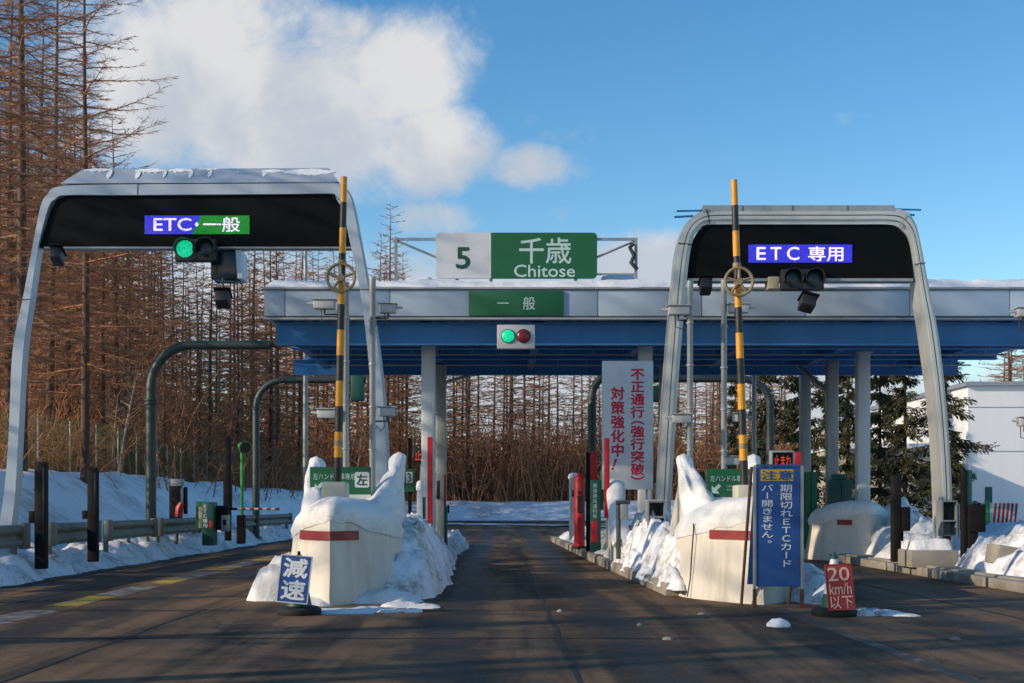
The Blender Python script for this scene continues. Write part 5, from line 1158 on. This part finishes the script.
undergrowth('bare_undergrowth', 15000, 12000, 52, 2.5, 6.5, .22, M['twig'], 'tall thin bare undergrowth between the larch trunks', 1.5, 17.5)
# net fence in the left wood
s = thing('net_fence', 'faint green net fence on pale posts at the front of the wood', 'fence', (-15.6, 55, 2.2))
fx = lambda y_: -15.5-.5*math.sin(y_*.11)
for k in range(12):
    yy = 39+k*3.2; xx = fx(yy); mb = MB(); mb.tube([(xx, yy, ground_z(xx, yy)-.2), (xx, yy, ground_z(xx, yy)+1.8)], .024, 6); build('fence_post', mb, M['whitepost'], s)
Pa = []; Pb = []
for k in range(420):
    yy = 39+k*.0876; xx = fx(yy); z = ground_z(xx, yy); Pa.append((xx, yy, z)); Pb.append((xx, yy, z+1.85))
for h_ in np.arange(.1, 1.9, .09):
    for k in range(0, 420, 10):
        y0_, y1_ = 39+k*.0876, 39+(k+10)*.0876; a0, a1 = fx(y0_), fx(y1_); Pa.append((a0, y0_, ground_z(a0, y0_)+h_)); Pb.append((a1, y1_, ground_z(a1, y1_)+h_))
link('net', seg_mesh('net', Pa, Pb, [.0045]*len(Pa), [.0045]*len(Pa), M['netgreen']), None, s)

# firs on the right
def fir(seed, H, spread, low):
    r = random.Random(seed); S = Segs(); T = Segs(); V = []
    for i in range(8): S.add(np.array([0, 0, H*i/8-(.4 if i == 0 else 0)]), np.array([0, 0, H*(i+1)/8]), .015*H*(1-i/8)+.01, .015*H*(1-(i+1)/8)+.01)
    nb = int(H*13); C = []
    for b in range(nb):
        f = low+(1-low)*(b+r.random())/nb; az = b*2.399+r.uniform(-.4, .4); L = spread*((1-f)**.8)*r.uniform(.45, 1.2)*(1+.3*math.sin(az*2+f*14+seed))+.2
        d = np.array([math.cos(az), math.sin(az), r.uniform(-.38, .10)]); q = np.array([0, 0, f*H+r.uniform(-.2, .2)]); ns = 5
        if r.random() < .24+.30*(math.sin(az*1.0+seed*2+f*9) > .5): continue
        for i in range(ns):
            d = d+np.array([r.uniform(-.08, .08), r.uniform(-.08, .08), -.07+.05*i]); d /= np.linalg.norm(d); q2 = q+d*L/ns
            S.add(q, q2, .022*(1-i/ns)+.006, .022*(1-(i+1)/ns)+.006)
            for w in range(int(13+L*10.0)):
                if i == 0 and r.random() < .6: continue
                o = q+(q2-q)*r.random()+np.array([r.uniform(-.1, .1), r.uniform(-.1, .1), r.uniform(-.16, .06)]); sd = r.choice((-1, 1)); perp = np.array([-d[1], d[0], 0])*sd
                td = perp*r.uniform(.2, 1)+d*r.uniform(.2, 1.0)+np.array([0, 0, r.uniform(-.8, .2)]); td /= np.linalg.norm(td)
                tl = r.uniform(.16, .42)*(1.2-.5*i/ns); wd = tl*r.uniform(.10, .18)
                up = np.array([r.uniform(-.6, .6), r.uniform(-.6, .6), 1]); sdv = np.cross(td, up); sdv /= np.linalg.norm(sdv)
                C += [o-sdv*wd*.5, o+td*tl*.55-sdv*wd, o+td*tl, o+td*tl*.55+sdv*wd]
            q = q2
    C = np.array(C); return S.mesh('fir_trunk', M['firbark'], 5), raw_mesh('fir_crown', C, np.arange(len(C)).reshape(-1, 4), M['needles'])
firs = [fir(1, 9, 2.6, .10), fir(2, 10.5, 2.4, .14), fir(3, 8, 2.3, .06)]
FL = (('dark fir right of the right gantry leg with its tip near the canopy edge', 946, 44, 9, 0, 330, .2), ('dense fir between the canopy column and the right gantry leg', 905, 46, 10.5, 1, 305, 1.0), ('fir close beside the right canopy column, left of it', 848, 50, 10.5, 1, 300, 2.2), ('dark fir behind the canopy columns, left of the teal cabinet', 800, 54, 8, 2, 330, 3.0), ('dark fir behind the upper part of the right striped bar', 765, 58, 9, 0, 335, 4.1), ('small fir at the foot of the tall fir by the warehouse corner', 955, 50, 8, 2, 430, 5.0), ('fir at the left end of the fir row behind the bars', 735, 66, 10.5, 1, 372, .8), ('fir behind the middle of the fir row', 826, 62, 9, 0, 318, 2.9), ('fir behind the right column, half hidden', 880, 56, 8, 2, 325, 5.5))
for (lb, px_, y, H, k, ptop, rz) in FL:
    x = X(px_, y); z0 = ground_z(x, y); s_ = (Z(ptop, y)-z0)/(9, 10.5, 8)[k]
    make_tree('fir_tree', firs[k][0], firs[k][1], (x, y, z0), rz, (s_*(.95 if px_ == 946 else .8), s_), lb)
